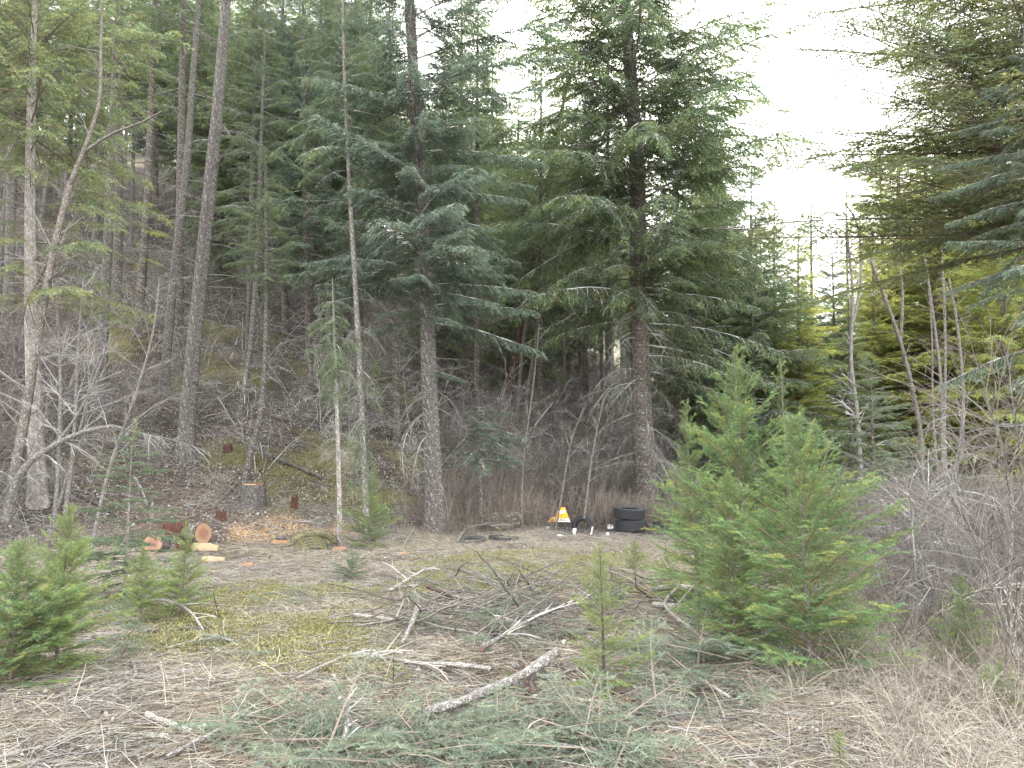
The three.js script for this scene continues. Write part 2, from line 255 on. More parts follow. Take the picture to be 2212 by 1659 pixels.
const proto = {
  spruce: range(4, (i) => bough(100 + i, { len: 2.2, limbR: 0.016, sub: 0.042, subLen: 0.6, twig: 0.042, twigLen: 0.17, from: 0.15, rise: 0.18, sag: 0.5, tipUp: 0.12, hang: 0.8, ang: 1.0, jit: 0.16, wood: [0.13, 0.1, 0.08], lichen: LICHEN,
    leaf: [[0.103, 0.159, 0.112], [0.123, 0.185, 0.129], [0.083, 0.132, 0.090], [0.108, 0.155, 0.092]], needle: { len: 0.032, w: 0.013, step: 0.0085, fwd: 0.9, lift: 0.25 } })),
  fir: range(4, (i) => bough(200 + i, { len: 2.4, limbR: 0.017, sub: 0.05, subLen: 0.72, twig: 0.048, twigLen: 0.22, from: 0.14, rise: 0.15, sag: 0.4, hang: 0.9, ang: 0.95, jit: 0.3, deadShare: 0.08, skip: 0.1, wood: [0.12, 0.095, 0.08], lichen: LICHEN,
    leaf: [[0.119, 0.182, 0.081], [0.140, 0.205, 0.084], [0.099, 0.158, 0.084], [0.134, 0.180, 0.066]], needle: { len: 0.036, w: 0.013, step: 0.0105, fwd: 0.7, flat: 1.1 } })),
  light: range(3, (i) => bough(300 + i, { len: 1.9, limbR: 0.012, sub: 0.055, subLen: 0.55, twig: 0.05, twigLen: 0.19, from: 0.2, rise: 0.2, sag: 0.45, hang: 0.6, ang: 0.95, jit: 0.3, skip: 0.12, wood: [0.15, 0.12, 0.1],
    leaf: [[0.2, 0.27, 0.125], [0.225, 0.285, 0.12], [0.17, 0.245, 0.125], [0.25, 0.29, 0.115]], needle: { len: 0.036, w: 0.012, step: 0.011, fwd: 0.7, flat: 1.1 } })),  // light green foliage, leaf colour raised further to stand in for sunlight on it
  sunPainted: range(3, (i) => bough(350 + i, { len: 2.2, limbR: 0.014, sub: 0.06, subLen: 0.62, twig: 0.055, twigLen: 0.22, from: 0.1, rise: 0.25, sag: 0.35, hang: 0.4, ang: 0.95, jit: 0.25, skip: 0.08, wood: [0.15, 0.12, 0.1],
    leaf: [[0.26, 0.33, 0.08], [0.3, 0.35, 0.075], [0.21, 0.29, 0.085], [0.34, 0.36, 0.08]], needle: { len: 0.042, w: 0.017, step: 0.013, fwd: 0.7, flat: 1.0 } })),  // fir foliage with sun glow through the needles painted into its yellow leaf colour
  far: range(4, (i) => bough(400 + i, { len: 2.0, limbR: 0.016, sub: 0.075, subLen: 0.62, twig: 0.075, twigLen: 0.24, from: 0.14, rise: 0.12, sag: 0.4, hang: 0.8, ang: 1.0, jit: 0.35, skip: 0.1, wood: [0.13, 0.1, 0.08],
    leaf: [[0.119, 0.177, 0.085], [0.139, 0.199, 0.085], [0.098, 0.165, 0.098], [0.151, 0.203, 0.076]], needle: { len: 0.06, w: 0.026, step: 0.02, fwd: 0.7, flat: 1.3 } })),
  near: range(3, (i) => bough(450 + i, { len: 2.4, limbR: 0.014, sub: 0.045, subLen: 0.6, twig: 0.04, twigLen: 0.16, from: 0.1, rise: 0.05, sag: 0.1, hang: 0.18, ang: 0.95, jit: 0.14, skip: 0.08, wood: [0.13, 0.1, 0.08],
    leaf: [[0.132, 0.178, 0.066], [0.163, 0.194, 0.062], [0.109, 0.163, 0.075], [0.147, 0.178, 0.056]], needle: { len: 0.024, w: 0.0065, step: 0.006, fwd: 0.8, flat: 1.0 } })),
  young: range(4, (i) => bough(500 + i, { len: 0.8, limbR: 0.0065, sub: 0.036, subLen: 0.3, twig: 0.036, twigLen: 0.1, from: 0.06, rise: 0.1, sag: 0.1, tipUp: 0.03, hang: 0.12, ang: 0.85, jit: 0.22, skip: 0.1, twigFrom: 0.2, wood: [0.16, 0.12, 0.07], vary: 0.16,
    leaf: [[0.15, 0.255, 0.085], [0.17, 0.275, 0.085], [0.12, 0.225, 0.085], [0.22, 0.285, 0.08], [0.145, 0.25, 0.085]], needle: { len: 0.024, w: 0.0032, step: 0.0027, fwd: 0.75, flat: 1.0, lift: 0.2 } })),
  leader: range(2, (i) => bough(550 + i, { len: 0.4, axisFrom: 0, limbR: 0.006, sub: 0.07, subLen: 0.17, twig: 0.06, twigLen: 0.07, from: 0.02, rise: 0, sag: 0, hang: 0, ang: 0.6, jit: 0.1, skip: 0, wood: [0.2, 0.16, 0.08], vary: 0.1,
    leaf: [[0.22, 0.31, 0.11], [0.2, 0.3, 0.1]], needle: { len: 0.024, w: 0.0034, step: 0.002, fwd: 0.6 } })),
  sparse: range(3, (i) => bough(600 + i, { len: 0.7, limbR: 0.005, sub: 0.03, subLen: 0.24, twig: 0.035, twigLen: 0.09, from: 0.1, rise: 0.12, sag: 0.1, hang: 0.12, ang: 0.8, jit: 0.25, skip: 0.06, wood: [0.2, 0.15, 0.1], vary: 0.16,
    leaf: [[0.19, 0.265, 0.08], [0.215, 0.28, 0.075], [0.16, 0.25, 0.08]], needle: { len: 0.027, w: 0.0036, step: 0.0032, fwd: 0.65, flat: 1.2, lift: 0.2 } })),
  dark: range(3, (i) => bough(650 + i, { len: 0.8, limbR: 0.006, sub: 0.04, subLen: 0.26, twig: 0.04, twigLen: 0.1, from: 0.1, rise: 0.0, sag: 0.1, hang: 0.1, ang: 0.9, jit: 0.1, skip: 0.1, wood: [0.17, 0.14, 0.11],
    leaf: [[0.099, 0.172, 0.079], [0.112, 0.185, 0.079], [0.081, 0.147, 0.077]], needle: { len: 0.025, w: 0.008, step: 0.006, fwd: 0.65, flat: 0.6 } })),
  weep: range(3, (i) => bough(700 + i, { len: 0.9, limbR: 0.007, sub: 0.04, subLen: 0.5, twig: 0.05, twigLen: 0.14, from: 0.08, rise: 0.0, sag: 0.9, hang: 1.7, ang: 1.0, jit: 0.25, skip: 0.12, deadShare: 0.12, wood: [0.2, 0.18, 0.15], lichen: LICHEN,
    leaf: [[0.113, 0.179, 0.083], [0.135, 0.202, 0.090], [0.120, 0.172, 0.075]], needle: { len: 0.032, w: 0.012, step: 0.0095, fwd: 0.8 } })),
  cut: range(4, (i) => bough(750 + i, { len: 1.1, limbR: 0.011, sub: 0.05, subLen: 0.4, twig: 0.055, twigLen: 0.17, from: 0.12, rise: 0.05, sag: 0.1, hang: 0.25, ang: 0.8, jit: 0.3, skip: 0.06, wood: [0.2, 0.165, 0.13],
    leaf: [[0.185, 0.255, 0.18], [0.215, 0.285, 0.2], [0.15, 0.215, 0.15], [0.23, 0.28, 0.185]], needle: { len: 0.021, w: 0.0045, step: 0.0028, fwd: 0.85, lift: 0.4 } })),
  dead: range(5, (i) => bough(800 + i, { bare: true, len: 1.5, limbR: 0.009, sub: 0.16, subLen: 0.5, twig: 0.12, twigLen: 0.22, from: 0.2, rise: 0.15, sag: [0.2, 0.9, 0.5, 1.3, 0.1][i], hang: 0.7, ang: 0.8, jit: 0.3, skip: 0.2, wood: DEADWOOD, lichen: [0.3, 0.29, 0.27] })),
  lichen: range(4, (i) => bough(850 + i, { bare: true, len: 1.7, limbR: 0.012, sub: 0.1, subLen: 0.75, twig: 0.085, twigLen: 0.26, from: 0.12, rise: 0.15, sag: [0.9, 1.4, 0.7, 1.1][i], hang: 1.3, ang: 0.9, jit: 0.35, skip: 0.12, wood: [0.17, 0.152, 0.137], lichen: [0.3, 0.31, 0.28] })),
};

// smooth tube with uv in metres: trunks, logs, sticks
function limb(pts, radius, sides, tile = 0.5, o = {}) {
  const n = pts.length, pos = [], uv = [], idx = [], t = V(), a = V(), b = V(); let len = 0;
  const round = Math.max(1, Math.round(2 * Math.PI * radius(0) / tile));
  a.set(1, 0, 0.2);
  for (let i = 0; i < n; i++) {
    if (i) len += pts[i].distanceTo(pts[i - 1]);
    t.subVectors(pts[Math.min(i + 1, n - 1)], pts[Math.max(i - 1, 0)]).normalize();
    if (Math.abs(a.dot(t)) > 0.95) a.set(0, 0.3, 1);
    a.addScaledVector(t, -a.dot(t)).normalize(); b.crossVectors(t, a);
    const r = radius(i / (n - 1));
    for (let s = 0; s <= sides; s++) {
      const q = s / sides * 6.28319, k = 1 + (o.rough ?? 0.06) * (noise((s % sides) * 1.7 + 3, len * (o.rf ?? 3), 77) - 0.5) * 2 + (o.flare && i < 4 ? o.flare * (3 - i) / 3 * (noise((s % sides) * 0.9, 2, 13) - 0.35) : 0);
      pos.push(pts[i].x + (a.x * Math.cos(q) + b.x * Math.sin(q)) * r * k, pts[i].y + (a.y * Math.cos(q) + b.y * Math.sin(q)) * r * k, pts[i].z + (a.z * Math.cos(q) + b.z * Math.sin(q)) * r * k);
      uv.push(s / sides * round, len / tile);
      if (i && s < sides) { const k0 = (i - 1) * (sides + 1) + s, k1 = k0 + sides + 1; idx.push(k0, k0 + 1, k1 + 1, k0, k1 + 1, k1); }
    }
  }
  if (o.caps !== false) for (const [e, ring] of [[0, 0], [n - 1, (n - 1) * (sides + 1)]]) {
    const c = pos.length / 3; pos.push(pts[e].x, pts[e].y, pts[e].z); uv.push(0.5, 0.5);
    for (let s = 0; s < sides; s++) e ? idx.push(c, ring + s, ring + s + 1) : idx.push(c, ring + s + 1, ring + s);
  }
  const g = new THREE.BufferGeometry();
  g.setAttribute('position', new THREE.Float32BufferAttribute(pos, 3)); g.setAttribute('uv', new THREE.Float32BufferAttribute(uv, 2)); g.setIndex(idx); g.computeVertexNormals(); return g;
}
function disc(R, r, sides, rough = 0.05) { // cut face in the xz plane, facing +y
  const pos = [0, 0, 0], uv = [0.5, 0.5], idx = [];
  for (let s = 0; s <= sides; s++) { const q = s / sides * 6.28319, k = r * (1 + rough * (noise((s % sides) * 0.8, 4, 31) - 0.5) * 2); pos.push(Math.cos(q) * k, 0, Math.sin(q) * k); uv.push(0.5 + 0.5 * Math.cos(q), 0.5 + 0.5 * Math.sin(q)); if (s) idx.push(0, s + 1, s); }
  const g = new THREE.BufferGeometry(); g.setAttribute('position', new THREE.Float32BufferAttribute(pos, 3)); g.setAttribute('uv', new THREE.Float32BufferAttribute(uv, 2)); g.setIndex(idx); g.computeVertexNormals(); return g;
}
const spline = (pts, n) => (pts.length < 2 ? pts : new THREE.CatmullRomCurve3(pts, false, 'centripetal').getPoints(n));
function boughMatrix(p, az, elev, roll, s) { // az 0 = to the right, +90 = towards the camera
  Q.setFromAxisAngle(YAXIS, -az); Q2.setFromAxisAngle(ZAXIS, elev); Q.multiply(Q2); Q2.setFromAxisAngle(XAXIS, roll); Q.multiply(Q2);
  return new THREE.Matrix4().compose(p, Q, V(s, s, s));
}
function sprays(name, parent, list, protos, mat) { // list of [matrix, variant]
  protos.forEach((g, k) => { const m = list.filter((e) => e[1] === k).map((e) => e[0]); if (m.length) stuff(name, null, null, g, mat, m, parent); });
}
// One conifer: spec.pts are world points up the trunk from the base; parts trunk, crown, dead_branches
function conifer(o) {
  const R = rng(o.seed), base = o.pts[0], t = thing(o.name, o.label, o.category ?? 'tree', base, o.group);
  const loc = o.pts.map((p) => p.clone().sub(base)), last = loc[loc.length - 1];
  if (o.height > last.y + 0.3) { const pr = loc.length > 1 ? loc[loc.length - 2] : V(0, -1, 0), d = last.clone().sub(pr).normalize(); d.x *= 0.6; d.z *= 0.6; loc.push(last.clone().addScaledVector(d, (o.height - last.y) * 0.5), V(last.x + d.x * (o.height - last.y) * 0.8, o.height, last.z + d.z * (o.height - last.y) * 0.8)); }
  const below = loc[0].clone(); below.y -= 0.35; below.x -= (loc[1].x - loc[0].x) * 0.02; loc.unshift(below);
  const H = o.height, n = Math.max(14, Math.round(H * 2.2)), line = spline(loc, n);
  const P = (h) => { let i = 0; while (i < line.length - 2 && line[i + 1].y < h) i++; const f = clamp((h - line[i].y) / Math.max(1e-4, line[i + 1].y - line[i].y), 0, 1); return V().lerpVectors(line[i], line[i + 1], f); };
  const rad = (h) => o.r0 * (Math.pow(clamp(1 - h / H, 0, 1), o.taper ?? 0.8) * 0.96 + 0.04) * (1 + (o.flare ?? 0.35) * Math.exp(-Math.max(0, h) / (o.r0 * 2.2)));
  mesh('trunk', limb(line, (f) => rad(line[Math.min(line.length - 1, Math.round(f * (line.length - 1)))].y), o.sides ?? 12, o.tile ?? 0.5, { rough: o.rough ?? 0.07, caps: false }), o.bark, t);
  const place = (c, list, protos) => {
    const Rb = R, k = Rb.i(0, protos.length - 1), p = P(c.h), L = c.L / protos[k].userData.len;
    list.push([boughMatrix(p, c.az, c.elev, Rb.s(c.roll ?? 0.3), L), k]);
  };
  for (const c of o.crown ?? []) {
    const list = [];
    let az = R() * 6.28;
    for (let h = c.from; h < c.to; h += c.step * R.r(0.7, 1.3)) {
      const f = (h - c.from) / (c.to - c.from), prof = c.profile ? c.profile(f) : Math.pow(1 - f, 0.75);
      for (let k = 0; k < c.per; k++) {
        az += 6.28 / c.per + R.s(0.45); if (R() < (c.skip ?? 0.12)) continue;
        const bias = c.bias ? 1 + c.bias * Math.cos(az - c.biasAz) : 1;
        const L = Math.max(c.min ?? 0.25, c.L * prof * R.r(0.55, 1.18) * bias);
        place({ h: h + R.s(c.step * 0.3), az: az, elev: lerp(c.elev0 ?? -0.25, c.elev1 ?? 0.6, f) + R.s(c.wild ?? 0.16), L }, list, c.protos);
      }
      az += 0.7;
    }
    for (const [h, azd, L, elev] of c.extra ?? []) place({ h, az: azd * Math.PI / 180, elev: elev ?? -0.1, L, roll: 0.15 }, list, c.protos);
    sprays('crown', t, list, c.protos, LEAFY);
  }
  for (const c of o.dead ?? []) {
    const list = [];
    for (let k = 0; k < c.n; k++) { const h = R.r(c.from, c.to), az = c.az !== undefined ? c.az + R.s(c.spread ?? 1.2) : R() * 6.28; place({ h, az, elev: R.r(c.e0 ?? -0.4, c.e1 ?? 0.3), L: c.L * R.r(0.4, 1.15), roll: 0.6 }, list, c.protos ?? proto.dead); }
    sprays('dead_branches', t, list, c.protos ?? proto.dead, M.wood);
  }
  if (o.leader) { const list = [[boughMatrix(P(H - o.leader), 0, Math.PI / 2 - 0.02, R() * 6, o.leader / 0.4), 0]]; sprays('leader', t, list, [proto.leader[0]], LEAFY); }
  return t;
}
// trunk points from the picture: base stands on the ground, the rest rise in the upright plane through it
function trunkAt(poly, depth) {
  const b = depth ? (() => { const p = at(poly[0][0], poly[0][1], depth); p.y = terrain(p.x, p.z); return p; })() : ground(poly[0][0], poly[0][1]);
  return [b, ...poly.slice(1).map(([x, y]) => at(x, y, -b.z))];
}
const width = (px, p) => px / FOCAL * -p.z / 2; // half width in metres of px picture units at p

// ---------------------------------------------------------------- the ground
const zoneNoise = (x, z, k, s) => fbm(x * k, z * k, s, 4);
function mossAt(x, z) { // 0..1: yellow-green moss
  const u = -0.55 * x - 0.835 * z, n = zoneNoise(x, z, 0.8, 301);
  let m = 0;
  m = Math.max(m, sstep(0.36, 0.5, n) * sstep(-3.2, -0.5, x) * (1 - sstep(4.5, 7, x)) * sstep(8.6, 10.2, -z) * (1 - sstep(13.5, 15.5, -z)));
  m = Math.max(m, sstep(0.4, 0.54, n) * sstep(-4.2, -3.2, x) * (1 - sstep(-1.8, -0.4, x)) * sstep(5.6, 6.6, -z) * (1 - sstep(9.5, 11, -z)));
  m = Math.max(m, 0.9 * sstep(0.53, 0.62, zoneNoise(x, z, 0.55, 333)) * sstep(15.5, 17, u) * (1 - sstep(28, 36, u)));
  return m;
}
const sawdustAt = (x, z) => { const c = SAW, d = Math.hypot((x - c.x) / 1.5, (z - c.z) / 1.6); return sstep(0.42, 0.6, zoneNoise(x, z, 2.2, 351)) * (1 - sstep(0.4, 1.1, d)); };
const SAW = ground(640, 1150);
function groundColor(x, z) {
  const u = -0.55 * x - 0.835 * z, hill = sstep(13.2, 16.5, u), n = zoneNoise(x, z, 0.7, 401), n2 = zoneNoise(x, z, 3.1, 411);
  let c = mix3([0.045, 0.037, 0.03], [0.085, 0.072, 0.055], n * 1.2);
  c = mix3(c, [0.045, 0.034, 0.027], sstep(0.46, 0.64, n2) * 0.85);
  c = mix3(c, mix3([0.04, 0.031, 0.024], [0.08, 0.066, 0.05], n2 * 1.3), hill);
  const bare = (1 - sstep(1.4, 3.4, Math.hypot((x - SAW.x + 1) / 1.5, z - SAW.z))); // trodden dark litter by the stump
  c = mix3(c, [0.11, 0.075, 0.055], bare * 0.85);
  c = mix3(c, [0.17, 0.155, 0.055], mossAt(x, z) * 0.85);
  c = mix3(c, [0.36, 0.22, 0.11], sawdustAt(x, z));
  return c;
}
{
  const rad = [0]; for (let r = 1.2; r < 1500; r *= r < 60 ? 1.017 : 1.12) rad.push(r);
  const seg = 300, pos = [], col = [], uv = [], idx = [];
  rad.forEach((r, i) => { for (let s = 0; s <= seg; s++) {
    const f = s / seg, a = (f < 0.72 ? lerp(-0.78, 0.78, f / 0.72) : lerp(0.78, 2 * Math.PI - 0.78, (f - 0.72) / 0.28)), x = Math.sin(a) * r, z = -Math.cos(a) * r;
    pos.push(x, terrain(x, z), z); uv.push(x / 3, z / 3); col.push(...(r < 80 ? groundColor(x, z) : [0.13, 0.12, 0.08]));
    if (i && s < seg) { const k0 = (i - 1) * (seg + 1) + s, k1 = k0 + seg + 1; idx.push(k0, k0 + 1, k1 + 1, k0, k1 + 1, k1); }
  } });
  const g = new THREE.BufferGeometry(); g.setAttribute('position', new THREE.Float32BufferAttribute(pos, 3)); g.setAttribute('color', new THREE.Float32BufferAttribute(col, 3)); g.setAttribute('uv', new THREE.Float32BufferAttribute(uv, 2)); g.setIndex(idx); g.computeVertexNormals();
  { const n = g.attributes.normal; let up = 0; for (let i = 0; i < 200; i++) up += n.getY(i * 50); if (up < 0) { const ix = g.index.array; for (let i = 0; i < ix.length; i += 3) { const q = ix[i]; ix[i] = ix[i + 1]; ix[i + 1] = q; } g.computeVertexNormals(); } }
  const gm = tex(1024, (u, v) => {
    const f1 = tn(u, v, 90, 12, 501, 3), f2 = tn(u, v, 12, 90, 511, 3), b = tn(u, v, 7, 7, 521, 5), w = worley(u, v, 60, 60, 531);
    let k = 0.5 + 0.9 * (Math.max(f1, f2) - 0.4) + 0.8 * (b - 0.47); if (w[2] > 0.8) k *= lerp(1.35, 1, sstep(0.2, 0.4, w[0])); if (w[2] < 0.2) k *= lerp(0.55, 1, sstep(0.2, 0.5, w[0]));
    return [k * 1.02, k, k * 0.97];
  }, true);
  structure(mesh('ground', g, new THREE.MeshStandardMaterial({ vertexColors: true, map: gm, bumpMap: gm, bumpScale: 0.03, roughness: 1 })));
}

// ---------------------------------------------------------------- ground litter (nobody could count it)
function patch(seed, f) { const R = rng(seed), S = new Soup(); f(R, S); return S.geometry(); }
function blade(S, R, p, dir, len, w, sag, col, k = 0, n = 3) {
  const pts = bend(p, dir, len, n, sag, R, 0.12), wv = V(R.s(), R.s(0.4), R.s()).cross(dir).normalize().multiplyScalar(w / 2);
  for (let i = 0; i < n; i++) { const a = 1 - 0.6 * i / n, b = 1 - 0.6 * (i + 1) / n, A = pts[i].clone().addScaledVector(wv, a), B = pts[i].clone().addScaledVector(wv, -a), C = pts[i + 1].clone().addScaledVector(wv, b), D = pts[i + 1].clone().addScaledVector(wv, -b); S.tri(k, A, B, C, col); S.tri(k, B, D, C, col); }
}
const STRAW = [[0.36, 0.32, 0.24], [0.27, 0.235, 0.18], [0.44, 0.405, 0.325], [0.12, 0.098, 0.076], [0.34, 0.315, 0.26], [0.16, 0.115, 0.08]];
const strawPatch = range(4, (i) => patch(900 + i, (R, S) => { for (let k = 0; k < 170; k++) { const a = R() * 6.28, r = Math.sqrt(R()) * 0.4; blade(S, R, V(Math.cos(a) * r, R.r(0.002, 0.03), Math.sin(a) * r), V(R.s(), R.r(-0.02, 0.16), R.s()).normalize(), R.r(0.06, 0.3), R.r(0.0016, 0.004), 0.2, vary(R, R.pick(STRAW), 0.25)); } }));
const twigPatch = range(4, (i) => patch(920 + i, (R, S) => { for (let k = 0; k < 42; k++) { const a = R() * 6.28, r = Math.sqrt(R()) * 0.5, d = V(R.s(), R.s(0.06), R.s()).normalize(), L = R.r(0.04, 0.28), rr = R.r(0.0012, 0.0036); S.tube(bend(V(Math.cos(a) * r, R.r(0.005, 0.035), Math.sin(a) * r), d, L, 3, 0.05, R, 0.12), rr, rr * 0.6, 3, vary(R, R.pick([[0.145, 0.128, 0.115], [0.212, 0.200, 0.187], [0.093, 0.072, 0.060], [0.255, 0.242, 0.225]]), 0.25)); } }));
const leafPatch = range(3, (i) => patch(940 + i, (R, S) => { for (let k = 0; k < 60; k++) { const a = R() * 6.28, r = Math.sqrt(R()) * 0.5, c = V(Math.cos(a) * r, R.r(0.01, 0.04), Math.sin(a) * r), u = V(R.s(), R.s(0.5), R.s()).normalize(), w = V(R.s(), R.s(0.5), R.s()).cross(u).normalize(), s = R.r(0.012, 0.035), col = vary(R, R.pick([[0.281, 0.264, 0.234], [0.383, 0.365, 0.332], [0.170, 0.132, 0.098], [0.128, 0.089, 0.064], [0.093, 0.068, 0.051]]), 0.25); const A = c.clone().addScaledVector(u, s), B = c.clone().addScaledVector(w, s * 0.6), C = c.clone().addScaledVector(u, -s), D = c.clone().addScaledVector(w, -s * 0.6); B.y += s * 0.3; S.tri(0, A, B, D, col); S.tri(0, B, C, D, col); } }));
const mossPatch = range(3, (i) => patch(960 + i, (R, S) => { for (let k = 0; k < 420; k++) { const a = R() * 6.28, r = Math.sqrt(R()) * 0.3, h = 0.045 * (1 - (r / 0.3) ** 2); const p = V(Math.cos(a) * r, h * R.r(0.4, 1), Math.sin(a) * r), d = V(R.s(0.8), 1, R.s(0.8)).normalize(), w = V(R.s(), 0, R.s()).normalize().multiplyScalar(0.006), col = vary(R, R.pick([[0.21, 0.2, 0.07], [0.17, 0.17, 0.06], [0.27, 0.24, 0.1], [0.12, 0.13, 0.045]]), 0.2); S.tri(0, p.clone().add(w), p.clone().sub(w), p.clone().addScaledVector(d, R.r(0.006, 0.018)), col); } }));
const grassTuft = range(4, (i) => patch(980 + i, (R, S) => { for (let k = 0; k < 46; k++) { const d = V(R.s(0.8), 1, R.s(0.8)).normalize(); blade(S, R, V(R.s(0.06), 0, R.s(0.06)), d, R.r(0.18, 0.5), R.r(0.002, 0.0045), R.r(0.6, 2.2), vary(R, R.pick([[0.331, 0.299, 0.239], [0.267, 0.235, 0.184], [0.386, 0.350, 0.290], [0.221, 0.189, 0.152]]), 0.2), 0, 5); } }));
const greenTuft = range(2, (i) => patch(990 + i, (R, S) => { for (let k = 0; k < 26; k++) { const d = V(R.s(0.7), 1, R.s(0.7)).normalize(); blade(S, R, V(R.s(0.07), 0, R.s(0.07)), d, R.r(0.06, 0.2), R.r(0.002, 0.004), R.r(0.3, 1.2), vary(R, R.pick([[0.136, 0.162, 0.060], [0.204, 0.204, 0.085], [0.281, 0.255, 0.162]]), 0.2), 0, 3); } }));
const weedTuft = range(4, (i) => patch(1000 + i, (R, S) => { for (let k = 0; k < 9; k++) { const p = V(R.s(0.12), 0, R.s(0.12)), st = bend(p, V(R.s(0.35), 1, R.s(0.35)), R.r(0.35, 0.8), 5, R.s(0.3), R, 0.12), c = vary(R, R.pick([[0.170, 0.143, 0.121], [0.238, 0.208, 0.178], [0.119, 0.093, 0.076]]), 0.2); S.tube(st, 0.0032, 0.0015, 3, c); for (let q = 0; q < 6; q++) { const i2 = R.i(1, 4); S.tube(bend(st[i2], V(R.s(), R.r(0.1, 0.9), R.s()), R.r(0.06, 0.22), 3, R.s(0.4), R, 0.15), 0.002, 0.001, 3, c); } } }));
function shrubGeo(seed, o) {
  const R = rng(seed), S = new Soup();
  const grow = (p, d, L, r, depth) => {
    const n = depth ? 4 : 6, pts = bend(p, d, L, n, o.sag * (depth ? 1 : 0.6), R, o.wob), col = vary(R, R.pick(o.cols), 0.15);
    S.tube(pts, r, r * 0.45, depth > 1 ? 3 : 4, col, 0, o.lichen && R() < 0.6 ? o.lichen : undefined);
    if (depth < o.depth) { const k = R.i(o.kids[0], o.kids[1]); for (let i = 0; i < k; i++) { const f = R.r(0.25, 0.98), j = Math.min(n - 1, Math.floor(f * n)), q = V().lerpVectors(pts[j], pts[j + 1], f * n - j), dd = V().subVectors(pts[j + 1], pts[j]).normalize().multiplyScalar(0.8).add(V(R.s(), R.s(0.7), R.s()).multiplyScalar(0.95)); grow(q, dd, L * R.r(0.25, 0.6) * (1.1 - f * 0.4), r * 0.5, depth + 1); } }
  };
  for (let k = 0; k < o.stems; k++) { const a = R() * 6.28, rr = R() * o.spread; grow(V(Math.cos(a) * rr, -0.08, Math.sin(a) * rr), V(Math.cos(a) * o.lean * R(), 1, Math.sin(a) * o.lean * R()), o.h * R.r(0.55, 1.1), o.r * R.r(0.6, 1.1), 0); }
  return S.geometry();
}
const GREYTWIG = [[0.170, 0.153, 0.146], [0.123, 0.106, 0.100], [0.230, 0.217, 0.204], [0.102, 0.076, 0.066]];
const bushGeo = range(5, (i) => shrubGeo(1100 + i, { stems: 9, spread: 0.3, lean: 0.7, h: 1.7, r: 0.0075, sag: 0.45, wob: 0.14, depth: 2, kids: [5, 8], cols: GREYTWIG, lichen: i % 2 ? [0.45, 0.46, 0.43] : null }));
const brownBush = range(4, (i) => shrubGeo(1120 + i, { stems: 12, spread: 0.35, lean: 0.6, h: 1.25, r: 0.0045, sag: 0.7, wob: 0.16, depth: 2, kids: [3, 6], cols: [[0.15, 0.132, 0.115], [0.1, 0.085, 0.073], [0.24, 0.218, 0.192], [0.08, 0.066, 0.058]] }));
const tangle = range(3, (i) => shrubGeo(1140 + i, { stems: 7, spread: 0.5, lean: 1.6, h: 1.5, r: 0.007, sag: 0.9, wob: 0.2, depth: 2, kids: [6, 9], cols: [[0.15, 0.13, 0.12], [0.1, 0.083, 0.075], [0.2, 0.18, 0.165]], lichen: [0.3, 0.305, 0.29] }));

function scatter(R, n, gen, s0, s1, up = 0.9, lift = 0) { const out = []; for (let i = 0; i < n; i++) { const p = gen(); if (!p) continue; const [x, z] = p, nn = tnormal(x, z).lerp(YAXIS, 1 - up).normalize(); Q.setFromUnitVectors(YAXIS, nn); Q2.setFromAxisAngle(YAXIS, R() * 6.283); const s = R.r(s0, s1); out.push(new THREE.Matrix4().compose(onGround(x, z, lift), Q.clone().multiply(Q2), V(s, s * R.r(0.8, 1.2), s))); } return out; }
const clearView = (x, z) => { // the sign and the tyres show between the weeds
  const q = project(onGround(x, z)); return q[0] > 1150 && q[0] < 1450 && q[2] < 18.6 || q[0] > 960 && q[0] < 1140 && q[2] < 17.6 ? 0 : 1; }; // nothing tall before the tyres and the sign
const uOf = (x, z) => -0.55 * x - 0.835 * z;
function spread(name, label, category, protos, mat, mats) { const per = Math.ceil(mats.length / protos.length); protos.forEach((g, i) => { const m = mats.slice(i * per, (i + 1) * per); if (m.length) stuff(name, label, category, g, mat, m); }); }
